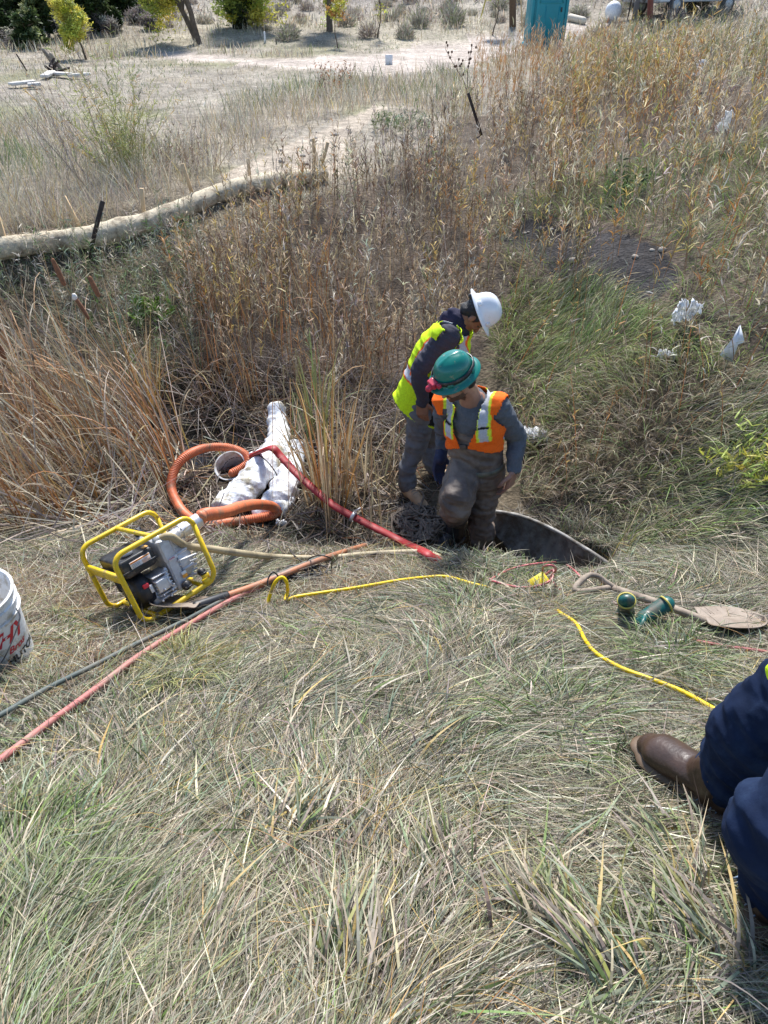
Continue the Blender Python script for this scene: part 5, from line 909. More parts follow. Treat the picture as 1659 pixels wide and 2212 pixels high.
# ------------------------------------------------------------------ straw rolls, stakes and posts
for i, (P, lab) in enumerate(zip(P_wat, ('straw erosion roll reaching the left edge of the photo', 'long straw erosion roll staked along the far bank top'))):
    b = MB(); b.tube(P, .1 if i == 0 else [.095, .104, .108, .102, .108, .102, .098, .094, .09, .07], seg=28, n=16, mod=lambda L: 1 + .05 * np.sin(L * 3.1) + .02 * np.sin(L * 11)); o = b.build('straw_roll', M['wattle']); me = o.data; V = np.array([v.co[:] for v in me.vertices]); V += (n3(V, 14)[:, None] - .5) * .03; me.vertices.foreach_set('co', V.ravel()); props(o, lab, 'erosion roll')
    fz = Veg(); n = 1300; X = crm(P, 30); k = rng.integers(0, len(X) - 1, n); a = R(n, -.6, PI + .6); T = nrm(P[-1] - P[0]); S = np.cross(T, UP); c = X[k] + (S * np.cos(a)[:, None] + UP * np.sin(a)[:, None]) * .098
    fz.add(ribbons(c - UP * .0, R(n, 0, 2 * PI), R(n, 1.0, 1.7), R(n, -.4, .4), R(n, .03, .08), R(n, .003, .006), pick(n, dict(pale=3, straw=3, tan=1)) * .95, 2, ground=False)); fz.build('straw_fuzz', M['blade'], None, None, parent=o)
for (x, y, hh, lx, lab) in ((17, 545, .28, 0, 'stubby wooden stake at the left end of the straw rolls'), (176, 500, .30, -.3, 'wooden stake standing behind the overlap of the two straw rolls'), (312, 478, .28, .1, 'short wooden stake left of the middle of the long straw roll'), (418, 428, .32, -.2, 'pale wooden stake leaning at the middle of the long straw roll'), (541, 398, .24, 0, 'wooden stake half hidden by weeds right of the middle of the roll'), (681, 376, .36, 0, 'upright wooden stake at the right end of the long straw roll'), (690, 376, .34, .35, 'leaning wooden stake beside the upright one at the roll end')):
    g = G(x, y, .0); b = MB(); d = nrm((lx, .1, 1)); b.rbox(g + d * hh / 2, (.02, .02, hh / 2 + .05), .003, X=(1, .2, -lx), Z=d); props(b.build('wooden_stake', M['stake']), lab, 'stake', 'wooden stakes along the straw rolls')
for (px, py, tx, ty, H, lab) in ((188, 568, 219, 447, 1.15, 'rusty steel fence post leaning right in front of the straw roll'), (1040, 292, 1014, 210, .85, 'rusty steel fence post leaning left at the edge of the brush')):
    g = G(px, py); t_ = ray(tx, ty) * (g[1] / ray(tx, ty)[1]); d = t_ - g; s = nrm(np.cross(d, (0, 1, 0))); b = MB(); b.rbox(g + d / 2, (.022, .004, np.linalg.norm(d) / 2 + .06), .003, X=s, Z=d); b.rbox(g + d / 2 + np.array([0, .014, 0]), (.004, .016, np.linalg.norm(d) / 2 + .06), .003, X=s, Z=d)
    for k in range(14): b.rbox(g + d * (k + .5) / 14 - np.array([0, .006, 0]), (.006, .006, .008), .003, X=s, Z=d)
    props(b.build('fence_post', M['rust']), lab, 'fence post')
# ------------------------------------------------------------------ litter
def scrap(name, px, py, dz, w, hh, lab, k, m='film', cat='litter', up=(0, -.5, .8)):
    g = G(px, py, dz); A = 34; u = nrm(up); X = nrm(np.cross(u, (0, 1, .3))); n_ = np.cross(X, u); V = []; F = []
    for i in range(A):
        for j in range(A):
            a, b_ = i / (A - 1) - .5, j / (A - 1) - .5; rr_ = .5 + .5 * fbm(np.array(math.atan2(a, b_) * 1.5 + k), np.array(k + .5), 2); V.append(g + X * a * w * rr_ + u * b_ * hh * rr_ + n_ * (.38 * w * (fbm(np.array(a * 9 + k), np.array(b_ * 9 + k), 4) - .5) * 2) + X * .2 * w * (fbm(np.array(a * 9 + k + 40), np.array(b_ * 9 + k), 3) - .5))
    for i in range(A - 1):
        for j in range(A - 1): F.append((i * A + j, i * A + j + 1, (i + 1) * A + j + 1, (i + 1) * A + j))
    b = MB(); b.add(V, F); o = b.build(name, M[m]); solidify(o, .001); return props(o, lab, cat)
scrap('plastic_bag', 1483, 672, .15, .2, .26, 'torn white plastic bag caught in brush above the green bank grass', 3)
scrap('plastic_scrap', 1443, 765, .08, .16, .09, 'crumpled pale wrapper in the grass below the torn white plastic bag', 5)
scrap('plastic_scrap', 1152, 940, .08, .3, .14, 'clear crumpled plastic film right of the green-helmeted worker', 8)
scrap('plastic_scrap', 1512, 148, .3, .16, .3, 'white plastic scrap caught high on the right embankment', 9)
scrap('plastic_scrap', 1568, 262, .3, .16, .34, 'long shred of plastic film hanging in the golden brush', 12)
scrap('plastic_scrap', 1256, 166, .4, .12, .24, 'small white plastic scrap in the orange brush below the teal toilet', 15)
scrap('plastic_scrap', 608, 1130, .04, .1, .07, 'tiny crumpled clear plastic on mud right of the orange hose', 17)
g = G(1566, 800, .0); b = MB(); d1, d2 = np.array([.035, 0, .11]), np.array([-.02, -.01, .0]); t_ = g + np.array([0, 0, .33]); V = [t_, t_ + np.array([.075, .01, -.13]), t_ + np.array([.03, 0, -.14]), t_ + np.array([.02, -.02, -.26]), t_ + np.array([-.01, -.0, -.255]), t_ + np.array([-.065, .01, -.22]), t_ + np.array([-.02, .0, -.1]), t_ + np.array([0, -.02, -.13])]
b.add(V, [(0, 7, 2, 1), (7, 3, 2), (0, 6, 7), (6, 5, 4, 7), (7, 4, 3)]); fl = b.build('marker_flag', mat('white_flag', (.8, .84, .9), .5, trans=.2)); solidify(fl, .0015); props(fl, 'white marking flag folded over a stem at the right', 'flag'); b = MB(); b.tube([g, t_], .002, seg=5, n=2); b.build('wire', M['steel'], fl)
b = MB(); b.tube([G(1570, 95, .1), G(1640, 68, .1)], .05, seg=10, n=3); props(b.build('pipe', M['white_plastic']), 'white pipe lying in the green grass high on the right embankment', 'pipe')
# cattail heads
for (a, c, base, lab) in (((114, 562), (138, 613), (345, 985), 'tallest brown cattail at the top of the reed bed'), ((194, 600), (212, 637), (330, 940), 'brown cattail right of the other two'), ((161, 642), (189, 686), (370, 1010), 'fuzzy white tipped cattail below the other two'), ((-2, 746), (9, 772), (120, 1000), 'brown cattail at the very left edge of the photo')):
    y0 = 5.0; A_, B_ = W(*a, y0), W(*c, y0); g = G(*base); r = empty('cattail', g, label=lab, cat='cattail'); iv = Matrix.Translation(-Vector(g.tolist())); b = MB(); b.tube([g, g * .45 + B_ * .55 + np.array([.03, 0, .04]), B_, A_ + (A_ - B_) * .15], [.006, .005, .004, .0025], seg=6); wp(b.build('stalk', mat('stalk', (.32, .22, .1), .8), r), iv)
    b = MB(); b.tube([A_, A_ * .5 + B_ * .5, B_], [.014, .019, .016], seg=14, n=6); wp(b.build('spike', mat('cattail_brown', (.25, .11, .055), .95, var=.2, scale=60, bump=.6), r), iv)
    if 'fuzzy' in lab: b = MB(); b.ell(A_, (.02, .02, .03), n=8); wp(b.build('fluff', mat('fluff', (.75, .7, .62), .95, bump=.8), r), iv)
# ------------------------------------------------------------------ trees and shrubs
def wood(b, P, r, **k): b.tube(P, r, seg=8, n=4, **k)
def leafcloud(n, centers, rads, size, wd, cw, hang=.0, v=.2, seg=2):
    """leaf ribbons scattered in clumps"""
    i = rng.integers(0, len(centers), n); d = rng.normal(0, 1, (n, 3)); d /= np.linalg.norm(d, axis=1)[:, None]; P = centers[i] + d * (rads[i] * R(n, 0, 1) ** .45)[:, None] * (1, 1, .8)
    cc = pick(len(centers), cw, .12)[i] * np.exp(rng.normal(0, v, (n, 1)))
    return ribbons(P, R(n, 0, 2 * PI), R(n, .3 + hang, 1.6 + hang), R(n, 0, 1.2), R(n, *size), R(n, *wd), cc, seg, ground=False, taper=.7)
def tree(name, label, base, H, crown, tr, lean, cw, nleaf, size=(.07, .14), wd=(.05, .09), nl=9, group=None, cat='tree', barkcol=None, cz=(.35, 1.0), trunks=1, hang=0., crad=.33, cname='crown'):
    """crown = (half width, height of its middle, half height)"""
    base = np.asarray(base, float); root = empty(name, base, label=label, cat=cat, group=group); iv = Matrix.Translation(-Vector(base.tolist())); wb = MB(); cen = []
    cw_, cm, ch = crown
    for t_ in range(trunks):
        ln = np.asarray(lean, float) + rng.normal(0, .12, 2) * (t_ > 0); top = base + np.array([ln[0] * H, ln[1] * H, cm + ch * .6])
        m1 = base * .6 + top * .4 + np.append(rng.normal(0, .04 * H, 2), 0); wood(wb, [base - UP * .1, base + (m1 - base) * .3, m1, top], [tr * 1.3, tr, tr * .7, tr * .18])
        for k in range(nl):
            t = .35 + .6 * rng.random(); s = m1 * (1 - t) + top * t if t > .4 else base * .4 + m1 * .6; a = rng.random() * 2 * PI; z = cm + ch * (rng.random() * 2 - 1) * .9; rr = cw_ * math.sqrt(max(1 - ((z - cm) / ch) ** 2, .05)) * (.35 + .65 * rng.random())
            e = np.array([base[0] + lean[0] * H * .8 + rr * math.cos(a), base[1] + lean[1] * H * .8 + rr * math.sin(a), base[2] + z]); s[2] = min(s[2], e[2] + .1 * H)
            wood(wb, [s, s * .5 + e * .5 + rng.normal(0, .05 * cw_, 3), e], [tr * .4, tr * .25, tr * .07]); cen.append(e)
            for q in range(2): cen.append(e * .75 + s * .25 + rng.normal(0, .22 * cw_, 3))
    o = wb.build('trunk', M['bark'], root); o.matrix_parent_inverse = iv
    cen = np.array(cen); rad = cw_ * crad * np.exp(rng.normal(0, .3, len(cen))); v = Veg(); v.add(leafcloud(nleaf, cen, rad, size, wd, cw, hang)); o = v.build(cname, M['leaf'], None, None, parent=root); o.matrix_parent_inverse = iv
    return root
PAL.update(dkgreen=(.035, .06, .02), jun=(.06, .085, .03), yel=(.55, .52, .09), yelg=(.36, .41, .09), sage=(.29, .285, .235), twigp=(.23, .2, .185)); PN[:] = list(PAL); PA = np.array([PAL[k] for k in PN])
def at(px, Y, zoff=0.): x = (px - 829.5) / FOC; d = ray(px, 0); x = d[0] / d[1] * Y; x = (px - 829.5) / FOC * (Y * AF[1] + 2.0 * -AF[2]); return np.array([x, Y, float(h(x, Y)) + zoff])
YW = dict(yel=3, yelg=2)
def tpx(name, label, base, w, hh, z0, tr, lean, cw, nleaf, **k):
    """tree by the measured width, height and crown foot (pixels over its base)"""
    g = G(*base); s = (g @ AF) / FOC / .98; H = hh * s; lo = z0 * s; cm = (lo + H) / 2; return tree(name, label, g, H, (w * s / 2, cm, (H - lo) / 2), tr, lean, cw, nleaf, **k)
tpx('young_tree', 'small round golden yellow tree near the left end of the field', (187, 129), 92, 106, 26, .03, (-.22, 0), YW, 6500, size=(.05, .1), wd=(.03, .05), nl=14, crad=.3)
tpx('cottonwood_tree', 'leaning cottonwood with dark trunk and yellow green leaves', (430, 94), 150, 260, 42, .10, (-.27, 0), dict(yelg=3, yel=3), 15000, size=(.06, .12), wd=(.04, .07), nl=26, trunks=2, crad=.24)
tpx('cottonwood_tree', 'yellow green tree standing between the leaning cottonwood and the hill', (520, 60), 160, 200, 4, .10, (.05, 0), dict(yelg=3, yel=2, jun=1), 13000, size=(.1, .18), wd=(.06, .1), nl=22, crad=.27)
tpx('cottonwood_tree', 'dark multi-stemmed tree with sparse yellow leaves at the top middle', (712, 68), 110, 230, 38, .10, (.02, 0), dict(yelg=2, yel=2), 3600, size=(.09, .16), wd=(.05, .09), nl=12, trunks=3, crad=.26)
tpx('sapling', 'thin yellow leaved sapling below the multi-stemmed dark tree', (730, 104), 58, 90, 42, .02, (0, 0), dict(yel=3, orange=1), 800, size=(.05, .09), wd=(.03, .05), nl=12, crad=.28)
tpx('sapling', 'thin young tree with yellow leaves just left of the utility pole', (1063, 76), 44, 110, 52, .025, (0, 0), dict(yel=2, yelg=2), 1500, size=(.06, .1), wd=(.04, .07), nl=10, crad=.33)
tpx('sapling', 'almost bare sapling left of the utility pole on the hill side', (815, 82), 50, 100, 30, .025, (.05, 0), dict(yel=1, tan=1), 200, size=(.05, .1), wd=(.03, .05), nl=14, crad=.33)
JW = dict(dkgreen=3, jun=2)
for bx_, by_, w_, h_, lab in ((66, 107, 58, 62, 'conical green juniper left of the golden yellow tree'), (12, 92, 70, 110, 'dark evergreen tree at the top left corner'), (108, 84, 66, 100, 'tall olive green juniper directly behind the golden yellow tree'), (160, 74, 60, 90, 'dark juniper rising behind the golden yellow tree'), (216, 68, 52, 66, 'bright green tapering juniper right of the golden yellow tree'), (248, 66, 30, 36, 'small dark juniper at the foot of the sandy mound'), (40, 66, 90, 120, 'big dark juniper behind the top left evergreens'), (262, 34, 70, 60, 'dark juniper left of the sandy mound'), (310, 22, 60, 50, 'broad dark juniper behind the sandy mound'), (200, 40, 90, 100, 'tallest dark juniper far behind the golden yellow tree'), (120, 50, 90, 90, 'dark juniper in the middle of the upper left grove')):
    tpx('juniper_tree', lab, (bx_, by_), w_, h_, 2, .06, (0, 0), dict(jun=3, olive=1, dkgreen=1) if 'olive' in lab or 'green' in lab.replace('evergreen', '') else JW, 5000, size=(.08, .18), wd=(.05, .1), nl=24, group='junipers at the upper left', crad=.36)
for bx_, by_, w_, h_ in ((150, 88, 70, 34), (235, 72, 50, 26), (40, 104, 60, 26), (300, 50, 50, 24), (330, 62, 44, 20)): tpx('bare_shrub', 'greyish purple leafless shrub at the feet of the junipers', (bx_, by_), w_, h_, 1, .03, (0, 0), dict(twigp=3, mauve=2, sage=1), 1500, size=(.08, .2), wd=(.02, .035), nl=14, group='leafless shrubs below the junipers', crad=.4, cat='shrub')
def shrub(lab, base, r, Hh, cw, n, size=(.1, .3), wd=(.015, .035), name='sagebrush', parent=None, group='sagebrush on the hillside'):
    a = R(n, 0, 2 * PI); u = R(n, 0, 1) ** .6; P = np.stack([r * u * np.cos(a) * .8, r * u * np.sin(a) * .8, R(n, 0, 1) * Hh * np.sqrt(1 - .75 * u ** 2)], 1); v = Veg(); c = pick(n, cw, .2)
    v.add(ribbons(P, a + rng.normal(0, .5, n), R(n, 0, 1.3), R(n, -.2, .8), R(n, *size), R(n, *wd), c, 2, ground=False)); o = v.build(name, M['leaf'], lab, 'thing', 'shrub', group=group); return o
protos = [shrub('grey sagebrush', (0, 0, 0), .42, .38, dict(sage=3, grey=3, tan=1.5, pale=.5), 480), shrub('brown shrub', (0, 0, 0), .45, .45, dict(twigp=1, mauve=3, grey=3, tan=1), 480), shrub('dark shrub', (0, 0, 0), .4, .42, dict(sage=4, olive=2, grey=2, mauve=1), 480)]
spots = []
for k in range(3000):
    y = 26 + 44 * rng.random() ** .8; x = (rng.random() * 2 - 1) * (2 + .6 * y); p = lift(np.array([x]), np.array([y])); px, py = proj(p); px, py = px[0], py[0]
    if py > 105 or py < -70 or px < 300 or px > 1560 or pip(np.array([px]), np.array([py + 6]), Z_ROAD)[0] or (px < 600 and py > 82): continue
    if (py > 60 and px < 1350) and rng.random() < .82: continue
    if any((x - a) ** 2 + (y - b) ** 2 < .9 for a, b in spots): continue
    spots.append((x, y))
    if len(spots) >= 200: break
kinds = ['silvery grey sagebrush', 'brown leafless shrub', 'olive grey shrub']
for k, (x, y) in enumerate(spots):
    j = int(rng.integers(0, 3)); o = protos[j] if not protos[j].get('used') else protos[j].copy()
    if o.name not in C.objects: C.objects.link(o)
    protos[j]['used'] = 1; o.location = (x, y, float(h(x, y)) - .05); s = .5 + .7 * rng.random() ** 1.5; o.scale = (s, s, s * (.8 + .4 * rng.random())); o.rotation_euler[2] = rng.random() * 6
    o['label'] = kinds[j] + ' growing on the dry hillside at the top of the photo'; o['group'] = kinds[j] + 's on the dry hillside'
# yellow-green willow bush and the bare one beside it
def bush(name, label, base, n, H, spread, stemc, lf, nleaf, lsz, lw, lean, cat='shrub', az0=None, t0=.25, sw=(.004, .008)):
    g = G(*base); a = R(n, 0, 2 * PI); rr = spread * R(n, 0, 1) ** .5; x, y = g[0] + rr * np.cos(a), g[1] + rr * np.sin(a); v = Veg(); brush(v, x, y, R(n, *H), pick(n, stemc, .2), lf, nleaf, lsz, lw, az0=az0, lean=lean, t0=t0, sw=sw); return v.build(name, M['blade'], label, 'thing', cat)
bush('willow_bush', 'tall yellow green willow bush above the left end of the straw rolls', (285, 378), 95, (.6, 1.6), .3, dict(olive=2, yellowgreen=2, brown=1), dict(yellowgreen=3, olive=1, straw=3, gold=1), 30, (.05, .11), (.008, .013), (.05, .75))
bush('bare_bush', 'leafless mauve grey bush left of the yellow green willow bush', (200, 400), 60, (.6, 1.6), .35, dict(mauve=3, grey=2, pale=.6), dict(mauve=2, tan=1, brown=2, orange=.4), 12, (.02, .06), (.005, .010), (.1, .7), az0=PI * .9)
bush('bare_bush', 'low brown bush between the willow bush and the gravel path', (400, 372), 70, (.25, .6), .5, dict(mauve=3, brown=2), dict(mauve=2, tan=2, brown=2), 12, (.03, .06), (.006, .012), (.1, .7))
bush('weed', 'dark green leafy weed at the end of the gravel path', (868, 285), 80, (.15, .42), .5, dict(olive=2, grey=1), dict(green=1, olive=3, dkgreen=1, grey=2, bluegreen=1), 14, (.04, .08), (.010, .018), (.1, .8), cat='plant')
bush('weed', 'reddish brown dock weed left of the orange brush', (715, 205), 22, (.4, .7), .4, dict(rust=2, brown=2), dict(brown=2, rust=2), 10, (.04, .08), (.02, .03), (.0, .4), cat='plant')
bush('leafy_plant', 'bright yellow green leafy plant at the right edge above the culvert', (1608, 1028), 26, (.15, .34), .16, dict(olive=2), dict(yel=2, yelg=4), 14, (.04, .08), (.010, .018), (.1, 1.0), cat='plant')
bush('leafy_plant', 'low bright green plant beneath the reed bed top', (330, 688), 30, (.08, .2), .2, dict(green=2), dict(lime=3, green=3), 14, (.04, .07), (.014, .024), (.1, 1.), cat='plant')
bush('leafy_plant', 'green broad leaved plant in the golden brush on the right', (1350, 425), 30, (.2, .45), .3, dict(green=2), dict(green=3, dkgreen=2, olive=2), 10, (.05, .1), (.015, .028), (.1, 1.), cat='plant')
# dry thistle stalks
g = G(1012, 205); r = empty('dead_thistle', g, label='two tall dead brown thistle stalks left of the orange brush', cat='plant'); iv = Matrix.Translation(-Vector(g.tolist()))
for pts in ([(1012, 205), (1000, 172), (985, 148), (962, 106)], [(1014, 205), (1010, 170), (1013, 135), (1020, 98)]):
    P = np.array([g if k == 0 else W(a, b_, g[1] - .02 * k) for k, (a, b_) in enumerate(pts)]); b = MB(); X = crm(P, 8); b.tube(P, [.010, .008, .006, .004], seg=6); sb = []
    for k in range(9, len(X)):
        if rng.random() < .7: e = X[k] + rng.normal(0, .06, 3) + UP * .05; b.tube([X[k], e], .0025, seg=4, n=2); sb.append(e)
    for e in sb: b.ell(e, (.02, .02, .026), n=6)
    wp(b.build('stalk', mat('dead_stalk', (.12, .075, .05), .9, bump=.5), r), iv)
# ------------------------------------------------------------------ portable toilet
Y = 27.2; bx = (1178 - 829.5) / FOC * (Y * AF[1] + 2.05 * -AF[2]); bz = float(h(bx, Y)); T0 = np.array([bx, Y, bz]); r = empty('portable_toilet', T0, label='teal portable toilet standing behind the orange brush', cat='portable toilet'); iv = Matrix.Translation(-Vector(T0.tolist()))
b = MB(); b.rbox(T0 + (0, .6, 1.1), (.56, .58, 1.08), .03); b.rbox(T0 + (0, .6, .06), (.6, .62, .07), .02)
for s in (-1, 1): b.rbox(T0 + (s * .54, .02, 1.1), (.045, .045, 1.08), .02)
wp(b.build('cabin', M['teal'], r), iv); b = MB(); b.rbox(T0 + (0, .6, 2.24), (.6, .62, .06), .03); b.ell(T0 + (0, .6, 2.27), (.52, .54, .14)); wp(b.build('roof', mat('pale_roof', (.5, .56, .56), .6), r), iv)
b = MB(); b.rbox(T0 + (0.02, -.0, 1.1), (.45, .02, .98), .012)
for s in (-1, 1): b.rbox(T0 + (.02 + s * .36, -.025, 1.62), (.02, .012, .4), .008)
b.rbox(T0 + (.02, -.025, 1.23), (.38, .012, .02), .008); b.rbox(T0 + (.02, -.025, 2.02), (.38, .012, .02), .008); b.rbox(T0 + (-.14, -.022, .65), (.015, .01, .5), .006); b.rbox(T0 + (.3, -.022, .65), (.015, .01, .5), .006)
dr = wp(b.build('door', M['teal'], r), iv); b = MB(); b.rbox(T0 + (.05, -.04, 1.45), (.24, .006, .13), .004, col=(.7, .72, .72)); put_text(b, '970-984-8775', .062, T0 + (-.16, -.0475, 1.36), (1, 0, 0), (0, 0, 1), (.1, .14, .2), bold=.002); put_text(b, 'RENTALS', .09, T0 + (-.15, -.0475, 1.46), (1, 0, 0), (0, 0, 1), (.1, .14, .2), bold=.002); b.build('sign', M['paint'], dr); b = MB(); b.rbox(T0 + (.36, -.04, 1.05), (.02, .02, .06), .008); b.build('latch', M['black'], dr)
# ------------------------------------------------------------------ mailboxes, pole, stakes, tank, log, car
def post(name, px, py, tx, ty, r_, m, lab, cat, Hx=None, grp=None):
    g = G(px, py); d = ray(tx, ty); t_ = d * (g[1] / d[1]); 
    if Hx: t_ = g + (t_ - g) / (t_ - g)[2] * Hx
    b = MB(); b.tube([g - UP * .1, t_], [r_, r_ * .92], seg=10, n=3); return props(b.build(name, m), lab, cat, grp), g, t_
post('utility_pole', 1108, 58, 1108, 0, .13, mat('brown_pole', (.12, .075, .045), .85, bump=.4), 'brown wooden utility pole left of the teal toilet', 'utility pole', 8.)
post('marker_stake', 1129, 63, 1126, 2, .025, M['stake'], 'thin pale stake between the utility pole and the teal toilet', 'stake', 1.8)
post('marker_stake', 1035, 48, 1048, 0, .03, mat('yellow_stake', (.6, .48, .12), .7), 'yellow stake leaning right beside the yellow leaved young tree', 'stake', 1.9)
o, g, t_ = post('marker_post', 573, 92, 571, 70, .035, M['white_plastic'], 'white marker post standing in the far field', 'post'); b = MB(); b.tube([t_, t_ + UP * .35], .008, seg=6, n=2); b.build('whisker', M['stake'], o)
post('wooden_stake', 597, 95, 596, 84, .02, M['rust'], 'short rusty peg beside the white marker post', 'stake')
b = MB(); g = G(840, 140); b.rbox(g + UP * .1, (.1, .01, .13), .004); props(b.build('marker_plate', M['white_plastic']), 'small white plate standing at the near edge of the dirt road', 'marker')
b = MB(); g1_, g2_ = G(1232, 38, .12), G(1260, 45, .12); b.tube([g1_, g2_], .13, seg=12, n=3); props(b.build('log', mat('pale_log', (.6, .53, .42), .8, bump=.3)), 'pale debarked log lying right of the teal toilet', 'log')
g = G(1322, 44); b = MB(); rb_ = 17.5 * (g @ AF) / FOC; b.ell(g + UP * rb_ * .95, (rb_, rb_, rb_ * 1.06), n=16); V, Fq, N = fuse(b, .03, 1); V = V + N * (.07 * (n3(V, 2.2) - .5))[:, None]; props(npmesh('wrapped_bale', V, quads=Fq, m=mat('white_wrap', (.75, .76, .77), .45, bump=.3)), 'round bale wrapped in white plastic beside the road', 'bale')
g = G(1360, 50); r = empty('mailbox', g, label='black mailbox on two dark posts beside the road', cat='mailbox'); iv = Matrix.Translation(-Vector(g.tolist())); b = MB()
for s in (-.1, .1): b.tube([g + (s, 0, -.1), g + (s + .02, 0, 1.15)], .028, seg=8, n=2)
wp(b.build('post', M['rust'], r), iv); b = MB(); c = g + np.array([.02, 0, 1.28]); P_ = [(math.cos(a) * .1, math.sin(a) * .1 + .06) for a in np.linspace(0, PI, 10)] + [(-.1, -.1), (.1, -.1)]; A = len(P_); V = [c + np.array([s, y_, z_]) for s in (-.27, .27) for y_, z_ in P_]; b.add(V, [(i, (i + 1) % A, A + (i + 1) % A, A + i) for i in range(A)] + [tuple(range(A))[::-1], tuple(range(A, 2 * A))]); wp(auto(b.build('box', M['black'], r)), iv)
b = MB(); b.rbox(c + (.12, -.104, .02), (.09, .003, .05), .002); wp(b.build('number_plate', M['white_plastic'], r), iv)
post('gate_post', 1404, 60, 1406, 0, .11, mat('red_brown_post', (.16, .05, .035), .8, bump=.3), 'red brown wooden post standing in front of the parked vehicle', 'post', 2.4)
b = MB(); g1_, g2_ = G(1368, 52), G(1440, 52); c1_, c2_ = g1_ + UP * .85, g2_ + UP * .9
for a_, b2_ in ((g1_, c1_), (g2_, c2_)): b.rbox((a_ + b2_) / 2, (.08, .08, .45), .01)
b.rbox((c1_ + c2_) / 2, (np.linalg.norm(c2_ - c1_) / 2, .07, .05), .01, X=c2_ - c1_); props(b.build('rail_fence', mat('grey_rail', (.14, .125, .11), .85, bump=.3)), 'grey timber rail in front of the parked vehicle', 'fence')
# pale pickup seen from the front
g = G(1400, 50) + np.array([1.7, 1.5, 0]); g[2] = float(h(g[0], g[1])); r = empty('parked_car', g, label='pale blue grey parked vehicle behind the red brown post', cat='car'); iv = Matrix.Translation(-Vector(g.tolist())); th = -1.05; fx = np.array([math.cos(th), math.sin(th), 0]); fy = np.array([-math.sin(th), math.cos(th), 0])
def cp_(a, b_, c): return g + fx * a + fy * b_ + UP * c
b = MB(); prof = [(-2.3, .45), (-2.35, .8), (-2.2, 1.02), (-1.2, 1.12), (-.5, 1.66), (1.3, 1.7), (2.1, 1.15), (2.3, 1.0), (2.3, .45)]; n_ = len(prof); V = []
for s, ins in ((-.9, 0), (.9, 0)): V += [cp_(s * (.82 if z > 1.3 else 1), y_, z) for y_, z in prof]
b.add(V, [(i, (i + 1) % n_, n_ + (i + 1) % n_, n_ + i) for i in range(n_)] + [tuple(range(n_))[::-1], tuple(range(n_, 2 * n_))]); body = wp(b.build('body', M['car_paint'], r, smooth=False), iv); bv = body.modifiers.new('b', 'BEVEL'); bv.width = .06; bv.segments = 3
b = MB(); b.add([cp_(-.7, -1.17, 1.16), cp_(.7, -1.17, 1.16), cp_(.62, -.55, 1.64), cp_(-.62, -.55, 1.64)], [(0, 1, 2, 3)]); w_ = wp(b.build('windscreen', M['glass'], r, smooth=False), iv); w_.location = Vector((0, 0, .0)); solidify(w_, .03, 1)
for s in (-1, 1):
    b = MB(); b.add([cp_(s * .905, -.9, 1.15), cp_(s * .905, 1.5, 1.15), cp_(s * .77, 1.1, 1.6), cp_(s * .77, -.45, 1.6)], [(0, 1, 2, 3)]); wp(solidify(b.build('side_window', M['glass'], r, smooth=False), .03), iv)
    b = MB(); b.rbox(cp_(s * .66, -2.34, .82), (.16, .03, .08), .03, X=fx, Z=UP); wp(b.build('headlight', M['chrome'], r), iv)
    for y_ in (-1.45, 1.45):
        b = MB(); b.lathe([(0, -.11), (.3, -.11), (.36, -.07), (.36, .07), (.3, .11), (0, .11)], cp_(s * .84, y_, .36), Z=fx, seg=24); wl_ = wp(b.build('wheel', M['rubber'], r), iv); b = MB(); b.lathe([(0, -.115), (.2, -.115), (.22, -.10), (.22, .10), (.2, .115), (0, .115)], cp_(s * .84, y_, .36), Z=fx, seg=20); b.build('rim', M['steel'], wl_)
b = MB(); b.rbox(cp_(0, -2.36, .8), (.45, .02, .12), .02, X=fx, Z=UP); wp(b.build('grille', M['black'], r), iv); b = MB(); b.rbox(cp_(0, -2.36, .52), (.9, .08, .09), .04, X=fx, Z=UP); wp(b.build('bumper', M['steel'], r), iv)
# scrap heap of posts and boards in the far field
g = G(118, 163); r = empty('scrap_heap', g, label='heap of old posts and white boards in the field at the left', cat='heap'); iv = Matrix.Translation(-Vector(g.tolist()))
for a, c in (((130, 158), (94, 108)), ((138, 160), (110, 118))): p = G(*a); t_ = ray(*c) * (p[1] / ray(*c)[1]); b = MB(); b.tube([p, t_], [.07, .05], seg=8, n=2); wp(b.build('post', M['wood'], r), iv)
for a, c in (((95, 165), (112, 155)), ((112, 158), (150, 160)), ((150, 163), (192, 160)), ((20, 182), (75, 176)), ((60, 183), (88, 181))): b = MB(); p, q = G(*a, .08), G(*c, .1); b.rbox((p + q) / 2, (np.linalg.norm(q - p) / 2, .09, .03), .01, X=q - p); wp(b.build('board', mat('bleached_board', (.62, .58, .52), .8), r), iv)
b = MB()
for k in range(14): p = g + rng.normal(0, .06, 3) + UP * .1; q = p + rng.normal(0, .13, 3) * (1, 1, .6); b.tube([p, q], .03, seg=6, n=2)
wp(b.build('branches', M['rust'], r), iv)
for (a, c, lab) in (((58, 153), (36, 118), 'thin dark leaning stick in the field left of the scrap heap'),): p = G(*a); t_ = ray(*c) * (p[1] / ray(*c)[1]); b = MB(); b.tube([p, t_], .02, seg=6, n=2); props(b.build('stick', M['rust']), lab, 'stick')
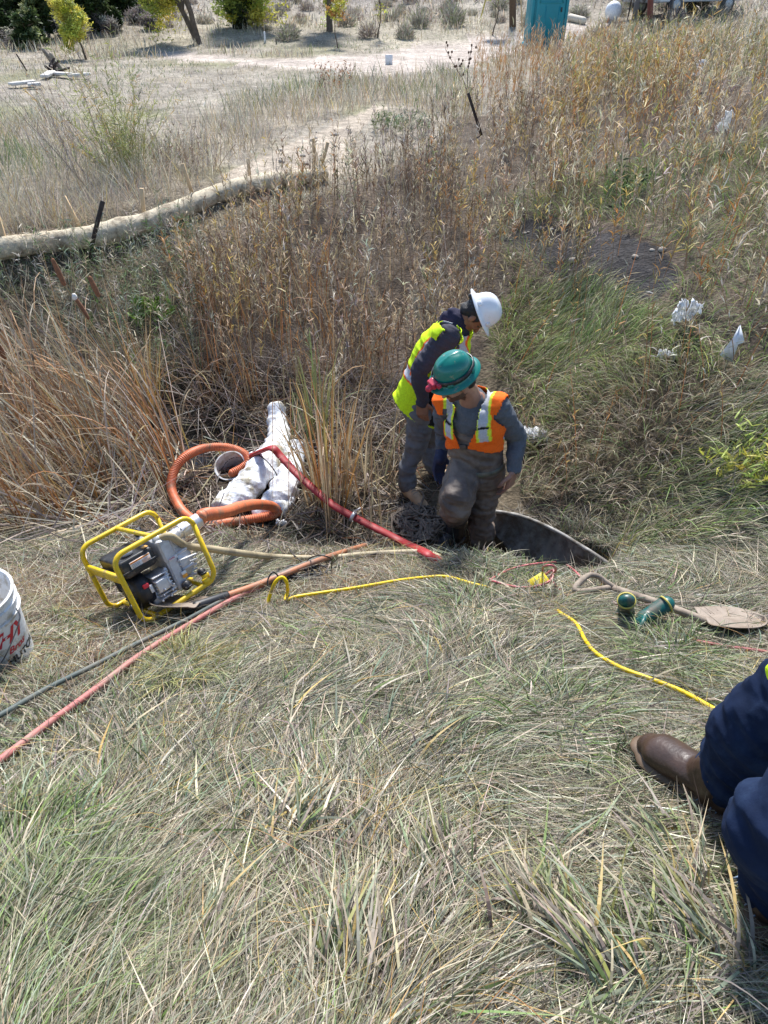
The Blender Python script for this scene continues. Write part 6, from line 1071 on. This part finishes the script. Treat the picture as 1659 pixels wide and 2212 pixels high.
# stones on the bare soil and the path
rk = MB(); n = 420; y = R(n, 6, 13); x = R(n, -3.5, 5); px, py = proj(lift(x, y)); k = (pip(px, py, Z_PATH) | pip(px, py, Z_BARE)); x, y = x[k], y[k]
for a, c in zip(x, y):
    s = .012 + .03 * rng.random() ** 2; b0 = np.array([a, c, float(h(a, c))]); rk.ell(b0 + UP * s * .3, (s * 1.4, s, s * .7), X=(rng.normal(), rng.normal(), .1), n=4, col=np.array([.4, .35, .29]) * (.6 + .8 * rng.random()))
props(rk.build('gravel', mat('stone', attr=True, rough=.9, bump=.3)), 'loose stones scattered on the path and the bare dark soil', kind='stuff')
# ------------------------------------------------------------------ camera, light, render settings
cam = bpy.data.cameras.new('camera'); co = bpy.data.objects.new('camera', cam); C.objects.link(co)
co.rotation_euler = (PI / 2 - PITCH, 0, 0); cam.sensor_fit = 'VERTICAL'; cam.sensor_height = 36; cam.lens = 36 * FOC / 2212; cam.clip_end = 2000; cam.clip_start = .02
cam.shift_x = 0
bpy.context.scene.camera = co
SAZ, SEL = math.radians(2), math.radians(50)   # sun: clockwise from +Y, height
sd = np.array([math.sin(SAZ) * math.cos(SEL), math.cos(SAZ) * math.cos(SEL), math.sin(SEL)])
sl = bpy.data.lights.new('sun', 'SUN'); sl.energy = 4.0; sl.angle = math.radians(9); sl.color = (1, .975, .94); so = bpy.data.objects.new('sun', sl); C.objects.link(so)
so.rotation_euler = Vector(sd).to_track_quat('Z', 'Y').to_euler()
w = bpy.data.worlds.new('World'); bpy.context.scene.world = w; w.use_nodes = True; nt = w.node_tree
sk = nt.nodes.new('ShaderNodeTexSky'); sk.sky_type = 'NISHITA'; sk.sun_disc = False; sk.sun_elevation = SEL; sk.sun_rotation = SAZ; sk.altitude = 1900; sk.dust_density = 1.5
nt.links.new(sk.outputs[0], nt.nodes['Background'].inputs[0]); nt.nodes['Background'].inputs[1].default_value = .13
sc = bpy.context.scene; sc.view_settings.view_transform = 'Standard'; sc.view_settings.look = 'None'; sc.view_settings.gamma = 1; sc.view_settings.exposure = .95
sc.cycles.max_bounces = 6; sc.cycles.diffuse_bounces = 3; sc.cycles.transmission_bounces = 3; sc.cycles.glossy_bounces = 3; sc.cycles.transparent_max_bounces = 8
sc.cycles.use_denoising = True; sc.render.use_motion_blur = False; sc.cycles.blur_glossy = 1
